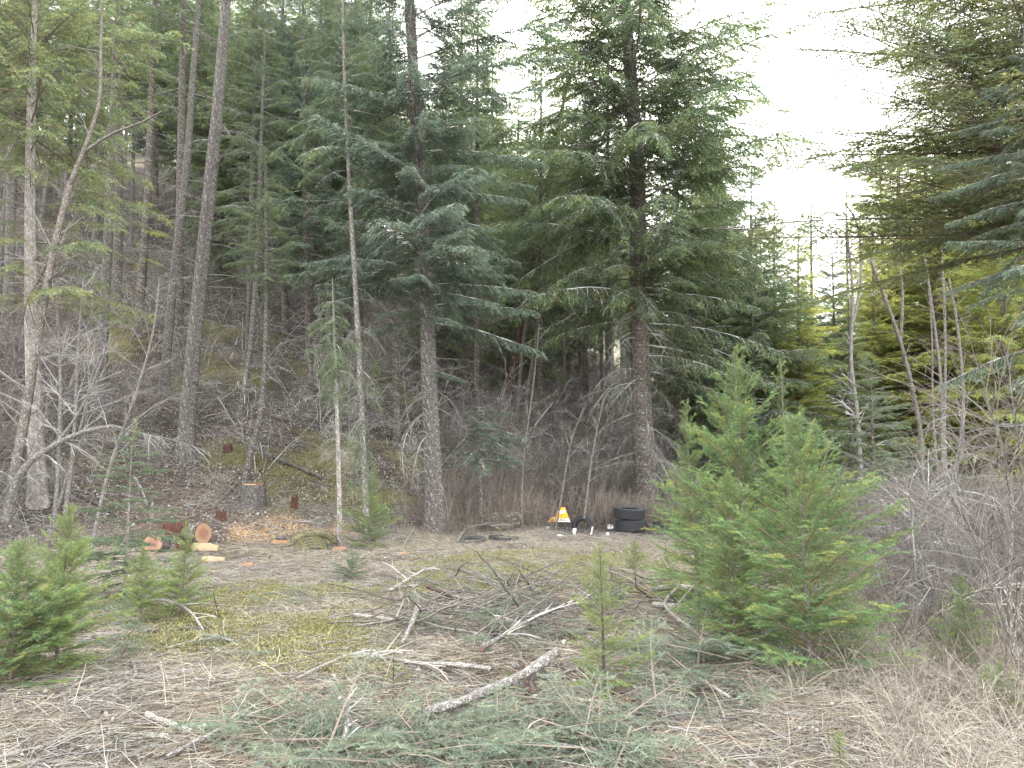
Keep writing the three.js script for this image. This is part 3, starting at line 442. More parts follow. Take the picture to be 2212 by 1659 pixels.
{
  const R = rng(77);
  const wedge = (d0, d1, k = 0.78) => () => { const d = Math.sqrt(R.r(d0 * d0, d1 * d1)), a = R.s(k); return [Math.sin(a) * d, -Math.cos(a) * d]; };
  const where = (g, f) => () => { for (let i = 0; i < 30; i++) { const p = g(); if (R() < f(p[0], p[1])) return p; } return null; };
  const bareSoil = (x, z) => 1 - sstep(1.4, 3.2, Math.hypot((x - SAW.x + 1) / 1.5, z - SAW.z));
  const clearing = (x, z) => (1 - sstep(13.5, 16, uOf(x, z))) * (1 - 0.7 * mossAt(x, z)) * (1 - 0.8 * bareSoil(x, z)) * (0.35 + 0.9 * sstep(0.36, 0.52, zoneNoise(x, z, 0.9, 601)));
  spread('straw_litter', 'flattened dry straw covering the open clearing', 'straw', strawPatch, M.straw, scatter(R, 2900, where(wedge(2.6, 17), clearing), 0.7, 1.3));
  spread('twig_litter', 'thin broken twigs strewn over the clearing and the slope', 'twigs', twigPatch, M.wood, [...scatter(R, 2600, where(wedge(2.6, 18), (x, z) => 0.25 + 0.75 * sstep(0.42, 0.56, zoneNoise(x, z, 0.6, 611))), 0.6, 1.3), ...scatter(R, 3000, where(wedge(14, 42), (x, z) => sstep(15, 17, uOf(x, z)) * (1 - 0.7 * mossAt(x, z))), 0.9, 2.0)]);
  spread('leaf_litter', 'pale fallen leaves scattered over the dark forest slope', 'leaves', leafPatch, M.straw, [...scatter(R, 3600, where(wedge(12, 40), (x, z) => sstep(14, 16.5, uOf(x, z)) * (1 - 0.7 * mossAt(x, z)) * (0.3 + sstep(0.4, 0.55, zoneNoise(x, z, 0.5, 617)))), 0.55, 1.15), ...scatter(R, 420, where(wedge(3, 16), (x, z) => 0.5 * clearing(x, z) + 0.5 * bareSoil(x, z)), 0.6, 1)]);
  spread('moss', 'yellow green moss cushions on the clearing and the slope', 'moss', mossPatch, M.straw, [...scatter(R, 1500, where(wedge(5, 16), (x, z) => mossAt(x, z)), 0.8, 1.6, 1, -0.008), ...scatter(R, 1000, where(wedge(15, 40), (x, z) => mossAt(x, z) * sstep(15, 16, uOf(x, z))), 0.9, 2.2, 1, -0.008)]);
  spread('dry_grass', 'dry blond grass tufts on the slope and the clearing', 'grass', grassTuft, M.straw, [...scatter(R, 620, where(wedge(14, 30), (x, z) => sstep(15, 17, uOf(x, z)) * sstep(0.46, 0.58, zoneNoise(x, z, 0.5, 631))), 0.5, 1.0, 0.6), ...scatter(R, 420, where(wedge(10, 17.5), (x, z) => sstep(-4, -1, x) * (1 - sstep(15.5, 17, uOf(x, z))) * sstep(0.4, 0.5, zoneNoise(x, z, 0.8, 633))), 0.4, 0.8, 0.6), ...scatter(R, 650, where(wedge(3, 11), (x, z) => sstep(0.30, 0.52, x / -z) * (0.4 + 0.6 * sstep(0.4, 0.55, zoneNoise(x, z, 1.2, 637)))), 0.5, 1.15, 0.6)]);
  spread('green_grass', 'short green grass coming up through the straw', 'grass', greenTuft, M.straw, scatter(R, 420, where(wedge(3, 15), (x, z) => (0.2 + 0.8 * mossAt(x, z)) * sstep(0.45, 0.6, zoneNoise(x, z, 0.9, 641))), 0.5, 1.1, 0.6));
  spread('dead_weeds', 'dry brown weed stems standing along the edge of the clearing', 'weeds', weedTuft, M.wood, [...scatter(R, 760, where(wedge(12.5, 21), (x, z) => (Math.abs(x - 1.25 * -z / 18.3) < 0.75 ? 0.12 : 0.55 + 0.45 * clearView(x, z)) * sstep(-3, 0, x) * sstep(13.6, 14.6, uOf(x, z)) * (1 - sstep(17.5, 19, uOf(x, z)))), 0.7, 1.3, 0.5), ...scatter(R, 230, where(wedge(4, 12), (x, z) => sstep(0.38, 0.55, x / -z)), 0.4, 0.8, 0.5)]);
  // undergrowth on the slope and along its foot
  spread('undergrowth', 'leafless grey shrubs tangled over the slope under the conifers', 'undergrowth', bushGeo, M.wood, [...scatter(R, 520, where(wedge(17, 46), (x, z) => clearView(x, z) * sstep(16.5, 19, uOf(x, z)) * (x < -5 ? 0.16 : 0.8)), 0.7, 1.7, 0.3), ...scatter(R, 60, where(wedge(14, 24), (x, z) => sstep(-8, -9.5, x)), 0.7, 1.6, 0.3)]);
  spread('brushwood', 'dry brown brushwood standing along the foot of the slope', 'undergrowth', brownBush, M.wood, [...scatter(R, 210, where(wedge(16.5, 26), (x, z) => clearView(x, z) * sstep(-2.5, 0, x) * sstep(16, 17, uOf(x, z)) * (1 - sstep(21, 24, uOf(x, z)))), 0.7, 1.6, 0.3), ...scatter(R, 300, where(wedge(7, 26), (x, z) => sstep(0.42, 0.52, x / -z) * sstep(5, 8, -z)), 0.7, 1.5, 0.3)]);
  spread('thicket', 'grey lichened thicket of bare stems at the right of the clearing', 'undergrowth', tangle, M.wood, [...scatter(R, 110, where(wedge(8, 20), (x, z) => sstep(0.46, 0.56, x / -z)), 0.6, 1.25, 0.3), ...scatter(R, 12, where(wedge(13.5, 18), (x, z) => sstep(0.52, 0.6, -x / -z)), 0.7, 1.3, 0.3)]);
  { const chip = patch(1300, (R2, S) => { for (let k = 0; k < 60; k++) { const a = R2() * 6.28, r = Math.sqrt(R2()) * 0.25; blade(S, R2, V(Math.cos(a) * r, R2.r(0, 0.025), Math.sin(a) * r), V(R2.s(), R2.s(0.3), R2.s()).normalize(), R2.r(0.015, 0.05), R2.r(0.006, 0.016), 0, vary(R2, R2.pick([[0.5, 0.34, 0.18], [0.42, 0.25, 0.12], [0.54, 0.4, 0.24]]), 0.2), 0, 1); } });
    stuff('wood_chips', 'orange sawdust and wood chips on the ground right of the stump', 'wood chips', chip, M.straw, [...scatter(R, 150, where(() => [SAW.x + R.s(1.8), SAW.z + R.s(1.9)], (x, z) => sawdustAt(x, z)), 0.5, 1.2), ...scatter(R, 60, where(wedge(5, 14, 0.35), (x, z) => 0.5 * (1 - sstep(0, 3, Math.abs(x + 1)))), 0.3, 0.9)]); }
}

// ---------------------------------------------------------------- the big trees, from their trunks in the picture
const tree = (o) => { const pts = trunkAt(o.poly, o.depth), b = pts[0]; return conifer({ name: o.name ?? 'conifer_tree', ...o, pts, r0: width(o.w, b) }); };
const yOf = (o, py) => 0; // (heights below are metres above each base)
const hAt = (poly, py, depth) => { const b = trunkAt(poly.slice(0, 1), depth)[0]; return at(poly[0][0], py, -b.z).y - b.y; };
{
  let p = [[82, 1092], [70, 780], [66, 300], [74, 60]];
  tree({ seed: 1, label: 'pale flaky trunk behind the firs at the left edge, light green boughs above', poly: p, w: 34, height: 11.5, bark: bark.pale, taper: 0.6,
    crown: [{ protos: proto.light, from: hAt(p, 300), to: 11.4, step: 0.17, per: 5, L: 3.8, profile: (f) => Math.min(1, 0.75 + f) * Math.pow(1 - f, 0.6), elev0: -0.1, elev1: 0.6 }, { protos: proto.light, from: hAt(p, 640), to: hAt(p, 300), step: 0.4, per: 4, L: 1.9, profile: () => 1, elev0: -0.1, elev1: 0, bias: 0.4, biasAz: 0.4 }],
    dead: [{ from: 1.5, to: hAt(p, 300), n: 34, L: 1.5 }] });
  p = [[214, 872], [236, 450], [247, 120], [252, 0]];
  tree({ seed: 2, label: 'straight grey trunk on the slope with two light green tufts along its upper part', poly: p, w: 25, height: 12, bark: bark.grey, taper: 0.6,
    crown: [{ protos: proto.light, from: hAt(p, 150), to: 11.9, step: 0.28, per: 4, L: 1.9, elev0: -0.05, elev1: 0.5 }, { protos: proto.light, from: hAt(p, 460), to: hAt(p, 200), step: 0.55, per: 2, L: 1.2, profile: () => 1, elev0: 0, elev1: 0.1 }],
    dead: [{ from: 1, to: hAt(p, 100), n: 40, L: 1.2 }] });
  p = [[297, 724], [318, 430], [334, 0]];
  tree({ seed: 3, label: 'slim brown trunk rising higher up the slope between the grey trunk and the leaning pair', poly: p, w: 19, height: 17, bark: bark.brown, taper: 0.6,
    crown: [{ protos: proto.fir, from: hAt(p, 120), to: 17, step: 0.4, per: 4, L: 2.2 }, { protos: proto.sunPainted, from: hAt(p, 560), to: hAt(p, 400), step: 0.9, per: 2, L: 1.3, profile: () => 1, elev0: -0.3, elev1: -0.3, bias: 0.5, biasAz: 0 }],
    dead: [{ from: 1.5, to: hAt(p, 60), n: 40, L: 1.5 }] });
  p = [[353, 852], [375, 600], [404, 350], [418, 150], [430, 0]];
  tree({ seed: 4, label: 'leaning slim grey trunk crossing in front of a straight one on the slope', poly: p, w: 20, height: 17, bark: bark.grey, taper: 0.55,
    crown: [{ protos: proto.fir, from: hAt(p, -60), to: 17, step: 0.4, per: 4, L: 2.2 }], dead: [{ from: 2, to: hAt(p, -80), n: 60, L: 1.2 }] });
  p = [[381, 790], [388, 500], [397, 0]];
  tree({ seed: 5, label: 'straight dark trunk standing just behind the leaning slim trunk', poly: p, w: 22, height: 18, bark: bark.brown, taper: 0.6,
    crown: [{ protos: proto.fir, from: hAt(p, 60), to: 18, step: 0.4, per: 4, L: 2.3 }], dead: [{ from: 2, to: hAt(p, 40), n: 50, L: 1.5 }] });
  p = [[399, 990], [408, 860], [432, 620], [468, 250], [489, 0]];
  tree({ seed: 6, label: 'thick grey spruce trunk leaning right with short snapped stubs, foremost on the slope', category: 'tree', poly: p, w: 34, height: 19, bark: bark.grey, taper: 0.55, flare: 0.3,
    crown: [{ protos: proto.fir, from: hAt(p, -120), to: 19, step: 0.4, per: 4, L: 2.4 }], dead: [{ from: 1.6, to: hAt(p, -100), n: 90, L: 1.5, protos: proto.dead, e0: -0.1, e1: 0.3 }, { from: 1.5, to: hAt(p, -50), n: 60, L: 0.35, e0: -0.5, e1: 0 }] });
  p = [[529, 1040], [540, 985], [562, 900], [573, 760], [575, 560], [573, 340]];
  tree({ seed: 7, label: 'young fir on a thin curved stem rising beside the cut stump', category: 'fir tree', poly: p, w: 13, height: hAt(p, 315), bark: bark.grey, taper: 0.5, flare: 0.1,
    crown: [{ protos: proto.fir, from: hAt(p, 640), to: hAt(p, 318), step: 0.16, per: 4, L: 1.15, profile: (f) => Math.min(1, f * 2.5 + 0.4) * Math.pow(1 - f, 0.55), elev0: -0.25, elev1: 0.8 }], dead: [{ from: 1, to: hAt(p, 600), n: 16, L: 0.6 }] });
  p = [[520, 893], [540, 760], [553, 600], [560, 420], [566, 250]];
  tree({ seed: 8, label: 'slim grey stem standing behind the young curved fir', poly: p, w: 13, height: 13, bark: bark.grey, taper: 0.6,
    crown: [{ protos: proto.fir, from: hAt(p, 470), to: 13, step: 0.3, per: 4, L: 1.6, profile: (f) => Math.pow(1 - f, 0.6) }], dead: [{ from: 0.8, to: hAt(p, 450), n: 30, L: 0.9 }] });
  p = [[734, 1182], [731, 1000], [726, 850], [718, 600]];
  tree({ seed: 9, name: 'weeping_fir', label: 'slender weeping fir with a thin bare pale stem below drooping sprays', category: 'fir tree', poly: p, w: 11, height: hAt(p, 590), bark: bark.pale, taper: 0.6, flare: 0.1,
    crown: [{ protos: proto.weep, from: hAt(p, 840), to: hAt(p, 600), step: 0.15, per: 4, L: 0.72, profile: (f) => Math.min(1, 0.6 + f) * Math.pow(1 - f, 0.45), elev0: -0.3, elev1: 0.3, min: 0.15 }], dead: [{ from: hAt(p, 1000), to: hAt(p, 800), n: 24, L: 0.8, protos: proto.lichen }] });
  p = [[792, 1152], [786, 1000], [772, 700], [752, 350], [742, 100]];
  tree({ seed: 10, label: 'thin lichened stem rising straight behind the small bright fir', poly: p, w: 14, height: 14, bark: bark.lichen, taper: 0.6, flare: 0.15,
    crown: [{ protos: proto.fir, from: hAt(p, 330), to: 14, step: 0.3, per: 4, L: 1.9 }, { protos: proto.weep, from: hAt(p, 1010), to: hAt(p, 700), step: 0.5, per: 2, L: 0.8, profile: () => 1, elev0: -0.3, elev1: -0.3 }], dead: [{ from: 1, to: hAt(p, 300), n: 40, L: 0.9, protos: proto.lichen }] });
  p = [[941, 1152], [930, 900], [921, 640], [906, 400], [896, 200], [885, 0]];
  tree({ seed: 11, name: 'spruce_tree', label: 'tall blue green spruce with a stout scaly trunk in the middle of the wood edge', category: 'spruce tree', poly: p, w: 38, height: 21, bark: bark.grey, taper: 0.6, flare: 0.4,
    crown: [{ protos: proto.spruce, from: hAt(p, 620), to: 21, step: 0.22, per: 4, L: 3.0, profile: (f) => 1 - f * 0.7, elev0: -0.1, elev1: 0.3, skip: 0.15,
      extra: [[hAt(p, 660), 10, 2.5, -0.1], [hAt(p, 640), 40, 2.2, -0.15], [hAt(p, 700), -15, 2.9, -0.12], [hAt(p, 690), 60, 1.7, -0.2], [hAt(p, 690), 165, 1.6, -0.2], [hAt(p, 670), 140, 1.3, -0.2], [hAt(p, 800), 20, 1.0, -0.3], [hAt(p, 620), 110, 1.4, -0.1], [hAt(p, 600), 0, 2.0, 0], [hAt(p, 560), 175, 1.7, -0.1], [hAt(p, 540), 30, 2.0, -0.1], [hAt(p, 190), 5, 3.6, 0.25], [hAt(p, 130), -8, 3.8, 0.3], [hAt(p, 90), 12, 3.4, 0.35], [hAt(p, 250), 20, 3.2, 0.1], [hAt(p, 330), 0, 3.0, 0.0], [hAt(p, 40), 0, 3.3, 0.4]] }],
    dead: [{ from: hAt(p, 1080), to: hAt(p, 350), n: 60, L: 1.2, protos: proto.dead }, { from: hAt(p, 960), to: hAt(p, 860), n: 5, L: 1.8, az: 2.4, spread: 0.5, protos: proto.lichen, e0: -0.5, e1: -0.3 }] });
  p = [[1090, 886], [1130, 690], [1178, 450], [1222, 200], [1246, 120]];
  tree({ seed: 12, name: 'dead_snag', label: 'dark red brown dead trunk leaning right with peeled bark', category: 'dead tree', poly: p, w: 17, height: hAt(p, 100), bark: bark.snag, taper: 0.45, flare: 0, rough: 0.3,
    dead: [{ from: 4, to: hAt(p, 120), n: 34, L: 1.2 }] });
  p = [[1398, 1112], [1388, 900], [1380, 700], [1377, 400], [1362, 150], [1350, 0]];
  tree({ seed: 13, name: 'fir_tree', label: 'huge shaggy fir behind the tyres with wide drooping boughs and lichened dead twigs', category: 'fir tree', poly: p, w: 46, height: 23, bark: bark.brown, taper: 0.55, flare: 0.35,
    crown: [{ protos: proto.fir, from: hAt(p, 640), to: 22.5, step: 0.2, per: 4, L: 5.4, profile: (f) => Math.min(1, 0.74 + f) * Math.pow(1 - f, 0.3), elev0: -0.22, elev1: 0.6, wild: 0.34, skip: 0.16,
      extra: [[hAt(p, 420), -10, 4.6, 0.3], [hAt(p, 330), 10, 4.4, 0.35], [hAt(p, 560), 5, 4.4, 0.1], [hAt(p, 480), 20, 4.0, 0.05], [hAt(p, 250), -5, 4.0, 0.5], [hAt(p, 430), 160, 2.6, 0], [hAt(p, 600), 60, 2.4, -0.2], [hAt(p, 380), 2, 5.2, 0.45], [hAt(p, 300), -12, 5.0, 0.5], [hAt(p, 200), 6, 4.6, 0.5], [hAt(p, 140), -4, 4.2, 0.55], [hAt(p, 520), -8, 5.2, 0.2], [hAt(p, 620), 10, 4.6, 0.0], [hAt(p, 460), 175, 3.4, 0.1], [hAt(p, 360), 168, 3.2, 0.2], [hAt(p, 640), 30, 3.6, -0.1], [hAt(p, 590), 120, 2.6, -0.1], [hAt(p, 700), 20, 4.2, -0.15], [hAt(p, 720), -20, 4.6, -0.1], [hAt(p, 690), 172, 3.0, -0.2], [hAt(p, 770), 45, 3.0, -0.2], [hAt(p, 745), 5, 4.4, -0.2], [hAt(p, 800), -10, 3.6, -0.2]] }],
    dead: [{ from: hAt(p, 1020), to: hAt(p, 640), n: 90, L: 2.1, protos: proto.lichen, e0: -0.4, e1: 0.2 }, { from: hAt(p, 600), to: hAt(p, 80), n: 40, L: 2.2, e0: 0, e1: 0.6 }] });
  p = [[1040, 1146], [1036, 1000], [1032, 880]];
  tree({ seed: 14, name: 'young_spruce', label: 'small spruce with bare pole stem and flat blue green top beside the stout spruce', category: 'spruce tree', poly: p, w: 10, height: hAt(p, 862), bark: bark.grey, taper: 0.5, flare: 0.1,
    crown: [{ protos: proto.spruce, from: hAt(p, 985), to: hAt(p, 870), step: 0.16, per: 4, L: 1.05, profile: (f) => 1 - f * 0.5, elev0: -0.3, elev1: 0.0, bias: 0.35, biasAz: 0.3 }], dead: [{ from: 1, to: hAt(p, 980), n: 16, L: 0.5 }] });
  p = [[1166, 760], [1168, 400], [1170, 30]];
  tree({ seed: 15, label: 'thin spire fir against the bright sky gap left of the sun', category: 'fir tree', poly: p, depth: 27, w: 13, height: hAt(p, 0, 27), bark: bark.brown, taper: 0.8,
    crown: [{ protos: proto.fir, from: hAt(p, 560, 27), to: hAt(p, 5, 27), step: 0.28, per: 4, L: 2.6, profile: (f) => 0.15 + 0.85 * Math.pow(1 - f, 0.8), elev0: -0.3, elev1: 0.5 }], dead: [{ from: 2, to: hAt(p, 520, 27), n: 50, L: 1.3 }] });
  p = [[1262, 740], [1264, 400], [1264, 170]];
  tree({ seed: 16, label: 'slim dark fir standing right under the sun', category: 'fir tree', poly: p, depth: 29, w: 13, height: hAt(p, 60, 29), bark: bark.brown, taper: 0.8,
    crown: [{ protos: proto.fir, from: hAt(p, 560, 29), to: hAt(p, 70, 29), step: 0.3, per: 4, L: 2.0, profile: (f) => 0.15 + 0.85 * Math.pow(1 - f, 0.8) }], dead: [{ from: 2, to: hAt(p, 520, 29), n: 50, L: 1.3 }] });
  p = [[18, 660], [26, 260], [30, 0]];
  tree({ seed: 17, label: 'stout grey trunk far up the slope at the very left edge', poly: p, w: 22, height: 16, bark: bark.grey, taper: 0.6, crown: [{ protos: proto.fir, from: hAt(p, 200), to: 16, step: 0.4, per: 4, L: 2.2 }], dead: [{ from: 1, to: hAt(p, 160), n: 50, L: 1.4 }] });
  p = [[252, 668], [256, 400], [262, 0]];
  tree({ seed: 18, label: 'dark brown trunk half hidden behind the straight grey trunk', poly: p, w: 20, height: 18, bark: bark.brown, taper: 0.7, crown: [{ protos: proto.far, from: hAt(p, 200), to: 18, step: 0.4, per: 4, L: 2.2 }], dead: [{ from: 1, to: hAt(p, 160), n: 50, L: 1.4 }] });
  p = [[858, 900], [850, 500], [842, 100]];
  tree({ seed: 19, label: 'leafy green fir just left of and behind the stout spruce', category: 'fir tree', poly: p, depth: 22, w: 16, height: 15, bark: bark.brown, taper: 0.7, crown: [{ protos: proto.spruce, from: hAt(p, 620, 22), to: 15, step: 0.3, per: 4, L: 2.4, profile: (f) => 0.2 + 0.8 * Math.pow(1 - f, 0.8), elev0: -0.3 }], dead: [{ from: 1, to: hAt(p, 600, 22), n: 50, L: 1.4 }] });
  p = [[668, 880], [662, 500], [655, 100]];
  tree({ seed: 20, label: 'soft green fir whose boughs hang between the curved young fir and the lichened stem', category: 'fir tree', poly: p, depth: 23, w: 15, height: 17, bark: bark.brown, taper: 0.7, crown: [{ protos: proto.spruce, from: hAt(p, 560, 23), to: 17, step: 0.3, per: 4, L: 2.5, profile: (f) => 0.2 + 0.8 * Math.pow(1 - f, 0.8), elev0: -0.25 }], dead: [{ from: 1, to: hAt(p, 560, 23), n: 50, L: 1.4 }] });
  // right side, sunlit trees beyond the thicket
  p = [[1722, 820], [1724, 600], [1726, 440]];
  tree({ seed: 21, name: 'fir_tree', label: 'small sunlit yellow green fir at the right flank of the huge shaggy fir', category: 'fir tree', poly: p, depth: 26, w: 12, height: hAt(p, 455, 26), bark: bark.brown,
    crown: [{ protos: proto.sunPainted, from: 0.6, to: hAt(p, 460, 26), step: 0.28, skip: 0.08, per: 6, L: 2.40, profile: (f) => 0.1 + 0.9 * Math.pow(1 - f, 0.8) }] });
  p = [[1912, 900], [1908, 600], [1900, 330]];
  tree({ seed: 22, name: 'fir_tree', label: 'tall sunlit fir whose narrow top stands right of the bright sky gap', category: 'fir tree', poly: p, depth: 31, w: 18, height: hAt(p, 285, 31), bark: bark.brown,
    crown: [{ protos: proto.sunPainted, from: 1.2, to: hAt(p, 288, 31), step: 0.3, skip: 0.08, per: 6, L: 4.08, profile: (f) => 0.12 + 0.88 * Math.pow(1 - f, 0.8) }] });
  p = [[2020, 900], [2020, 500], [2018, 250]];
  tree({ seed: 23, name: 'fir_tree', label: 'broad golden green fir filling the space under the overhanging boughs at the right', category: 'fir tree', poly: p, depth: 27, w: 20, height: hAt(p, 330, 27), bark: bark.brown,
    crown: [{ protos: proto.sunPainted, from: 0.8, to: hAt(p, 335, 27), step: 0.3, skip: 0.08, per: 6, L: 3.84, profile: (f) => 0.15 + 0.85 * Math.pow(1 - f, 0.7) }] });
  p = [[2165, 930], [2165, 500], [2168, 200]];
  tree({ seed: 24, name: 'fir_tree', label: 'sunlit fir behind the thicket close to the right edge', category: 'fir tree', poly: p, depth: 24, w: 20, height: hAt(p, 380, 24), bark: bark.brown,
    crown: [{ protos: proto.sunPainted, from: 0.6, to: hAt(p, 385, 24), step: 0.3, skip: 0.08, per: 6, L: 3.48, profile: (f) => 0.15 + 0.85 * Math.pow(1 - f, 0.7) }] });
  p = [[1832, 860], [1830, 600], [1828, 375]];
  tree({ seed: 25, name: 'fir_tree', label: 'slim dark spire fir standing in the bottom of the sky gap', category: 'fir tree', poly: p, depth: 34, w: 12, height: hAt(p, 378, 34), bark: bark.brown,
    crown: [{ protos: proto.fir, from: 0.8, to: hAt(p, 382, 34), step: 0.28, per: 4, L: 1.80, profile: (f) => 0.08 + 0.92 * Math.pow(1 - f, 0.9) }] });
  p = [[1800, 870], [1798, 560]];
  tree({ seed: 26, name: 'fir_tree', label: 'low bluish fir between the shaggy fir and the slim spire', category: 'fir tree', poly: p, depth: 29, w: 12, height: hAt(p, 500, 29), bark: bark.brown,
    crown: [{ protos: proto.spruce, from: 0.5, to: hAt(p, 505, 29), step: 0.3, skip: 0.08, per: 6, L: 2.40, profile: (f) => 0.1 + 0.9 * Math.pow(1 - f, 0.8) }] });
  p = [[1880, 960], [1880, 800]];
  tree({ seed: 27, name: 'fir_tree', label: 'dark low fir in the shade behind the bare stems right of the young firs', category: 'fir tree', poly: p, depth: 19, w: 12, height: 4.6, bark: bark.brown,
    crown: [{ protos: proto.fir, from: 0.3, to: 4.5, step: 0.22, per: 5, L: 1.80, profile: (f) => 0.1 + 0.9 * Math.pow(1 - f, 0.8) }] });
  const fill = (seed, label, px, d, top, L, k, from = 0.25, w = 14) => { const q = [[px, 900], [px, 500], [px + 2, Math.max(top, 60)]]; const H = hAt(q, top, d); tree({ seed, name: 'fir_tree', label, category: 'fir tree', poly: q, depth: d, w, height: H, bark: bark.brown, taper: 0.8, crown: [{ protos: proto[k], from: H * from, to: H - 0.08, step: 0.24, per: 5, L, profile: (f) => 0.08 + 0.92 * Math.min(1, f * 3 + 0.55) * Math.pow(1 - f, 0.75), elev0: -0.25, elev1: 0.5, skip: 0.08 }], dead: k === 'sunPainted' ? [] : [{ from: 1, to: H * from + 1.5, n: 40, L: 1.3 }] }); };
  fill(201, 'dense grey green fir filling the gap right of the stout spruce trunk', 1030, 25, -120, 2.4, 'fir', 0.52);
  fill(202, 'fir whose top ends low in the bright gap between spruce and spire', 1118, 33, 195, 2.6, 'fir');
  fill(203, 'broad fir behind the sun lit branches between the spire and the slim dark fir', 1215, 34, 85, 2.8, 'fir');
  fill(204, 'fir standing close behind the left side of the huge shaggy fir', 1312, 25, -60, 2.4, 'fir', 0.52);
  fill(205, 'fir close behind the right side of the huge shaggy fir', 1462, 25, 60, 2.7, 'fir', 0.2);
  fill(206, 'fir right of the huge shaggy fir with its tip below the sky', 1545, 29, 215, 3.8, 'fir', 0.12);
  fill(207, 'green fir stepping down at the right flank of the shaggy fir', 1622, 25, 330, 3.6, 'fir', 0.08);
  fill(208, 'low dense fir next to the small sunlit yellow green one', 1672, 27, 415, 3.2, 'sunPainted', 0.06);
  fill(209, 'tall soft fir behind the lichened stem left of the stout spruce', 765, 26, -220, 2.5, 'spruce', 0.42);
  fill(210, 'tall fir crowding the sky behind the young curved fir', 610, 28, -80, 2.5, 'spruce', 0.4);
  fill(211, 'golden fir between the narrow topped one and the broad golden one', 1965, 30, 370, 3.62, 'sunPainted', 0.06);
  fill(212, 'tall golden fir rising behind the broad golden one at the right', 2085, 32, 235, 4.00, 'sunPainted', 0.08);
  fill(213, 'sunlit fir high behind the overhanging boughs near the right edge', 2150, 36, 190, 4.00, 'sunPainted', 0.08);
  fill(214, 'yellow green fir at the very right edge behind the spruce boughs', 2205, 27, 300, 3.75, 'sunPainted', 0.06);
  fill(215, 'low yellow green fir lit from behind left of the golden ones', 1885, 27, 520, 2.75, 'sunPainted', 0.05);
  fill(223, 'sunlit fir with a pointed top just right of the bright sky gap', 1938, 29, 310, 3.4, 'sunPainted', 0.06);
  fill(224, 'tall sunlit fir behind the long flat boughs right of the sky gap', 2000, 33, 215, 3.8, 'sunPainted', 0.06);
  fill(225, 'thick golden fir half covered by the long flat boughs', 2055, 27, 310, 3.6, 'sunPainted', 0.06);
  fill(226, 'high sunlit fir peeping through the overhanging boughs at the right', 2118, 30, 210, 3.8, 'sunPainted', 0.06);
  fill(217, 'bluish fir filling the foot of the sky gap on its left', 1752, 31, 400, 3.0, 'fir', 0.06);
  fill(218, 'dark fir filling the foot of the sky gap on its right', 1858, 33, 420, 2.8, 'spruce', 0.06);
  fill(219, 'pale green fir far up the slope between the leaning pair and the foremost trunk', 452, 33, -220, 2.8, 'far', 0.3);
  fill(220, 'pale green fir up the slope just right of the foremost leaning trunk', 545, 30, -200, 2.8, 'far', 0.34);
  fill(221, 'green fir filling the slope behind the weeping fir', 710, 29, -60, 2.8, 'far', 0.34);
  fill(222, 'pale green fir deep behind the slim brown trunk', 345, 36, -200, 2.8, 'far', 0.34);
  fill(216, 'shaded green fir low behind the forked lichened tree', 1830, 23, 640, 1.9, 'fir', 0.05);
  // the big one just out of the frame whose boughs hang in from the right
  { const b = at(2300, 1000, 9.5); b.y = terrain(b.x, b.z);
    conifer({ seed: 28, name: 'fir_tree', label: 'large fir whose long flat boughs reach in from beyond the right edge of the picture', category: 'fir tree', pts: [b, b.clone().add(V(0.1, 6, 0)), b.clone().add(V(0.1, 11, 0))], r0: 0.24, height: 14, bark: bark.brown, taper: 0.7,
      crown: [{ protos: proto.near, from: 4.6, to: 13.6, step: 0.12, per: 5, L: 3.7, profile: (f) => Math.pow(1 - f, 0.4), elev0: 0.02, elev1: 0.35, skip: 0.12, roll: 0.25,
        extra: [[4.9, 172, 3.2, 0.16], [5.3, 178, 3.3, 0.1], [5.7, 185, 3.3, 0.12], [6.1, 176, 3.3, 0.14], [6.5, 182, 3.2, 0.2], [4.5, 168, 3.0, 0.22], [5.5, 160, 2.8, 0.2], [6.0, 195, 2.9, 0.1], [6.9, 170, 3.1, 0.2], [5.0, 190, 2.9, 0.1], [4.7, 150, 2.6, 0.15], [5.2, 145, 2.8, 0.15], [5.6, 152, 2.9, 0.2], [6.3, 165, 3.3, 0.2], [6.7, 178, 3.4, 0.25], [7.1, 188, 3.3, 0.25], [7.3, 172, 3.3, 0.3], [5.9, 205, 2.8, 0.1], [5.1, 200, 2.6, 0.1], [6.4, 158, 3.0, 0.2], [4.4, 182, 2.6, 0.2], [4.2, 165, 2.3, 0.2]] }] }); }
  { const b = at(2290, 1000, 7.2); b.y = terrain(b.x, b.z);
    conifer({ seed: 29, name: 'spruce_tree', label: 'blue green spruce with drooping boughs just past the right edge of the picture', category: 'spruce tree', pts: [b, b.clone().add(V(0, 3, 0)), b.clone().add(V(0, 5.5, 0))], r0: 0.12, height: 6.2, bark: bark.brown, taper: 0.7,
      crown: [{ protos: proto.spruce, from: 2.6, to: 6.0, step: 0.22, per: 4, L: 1.25, profile: (f) => Math.pow(1 - f, 0.35), elev0: -0.25, elev1: 0.1, skip: 0.1 }] }); }
}

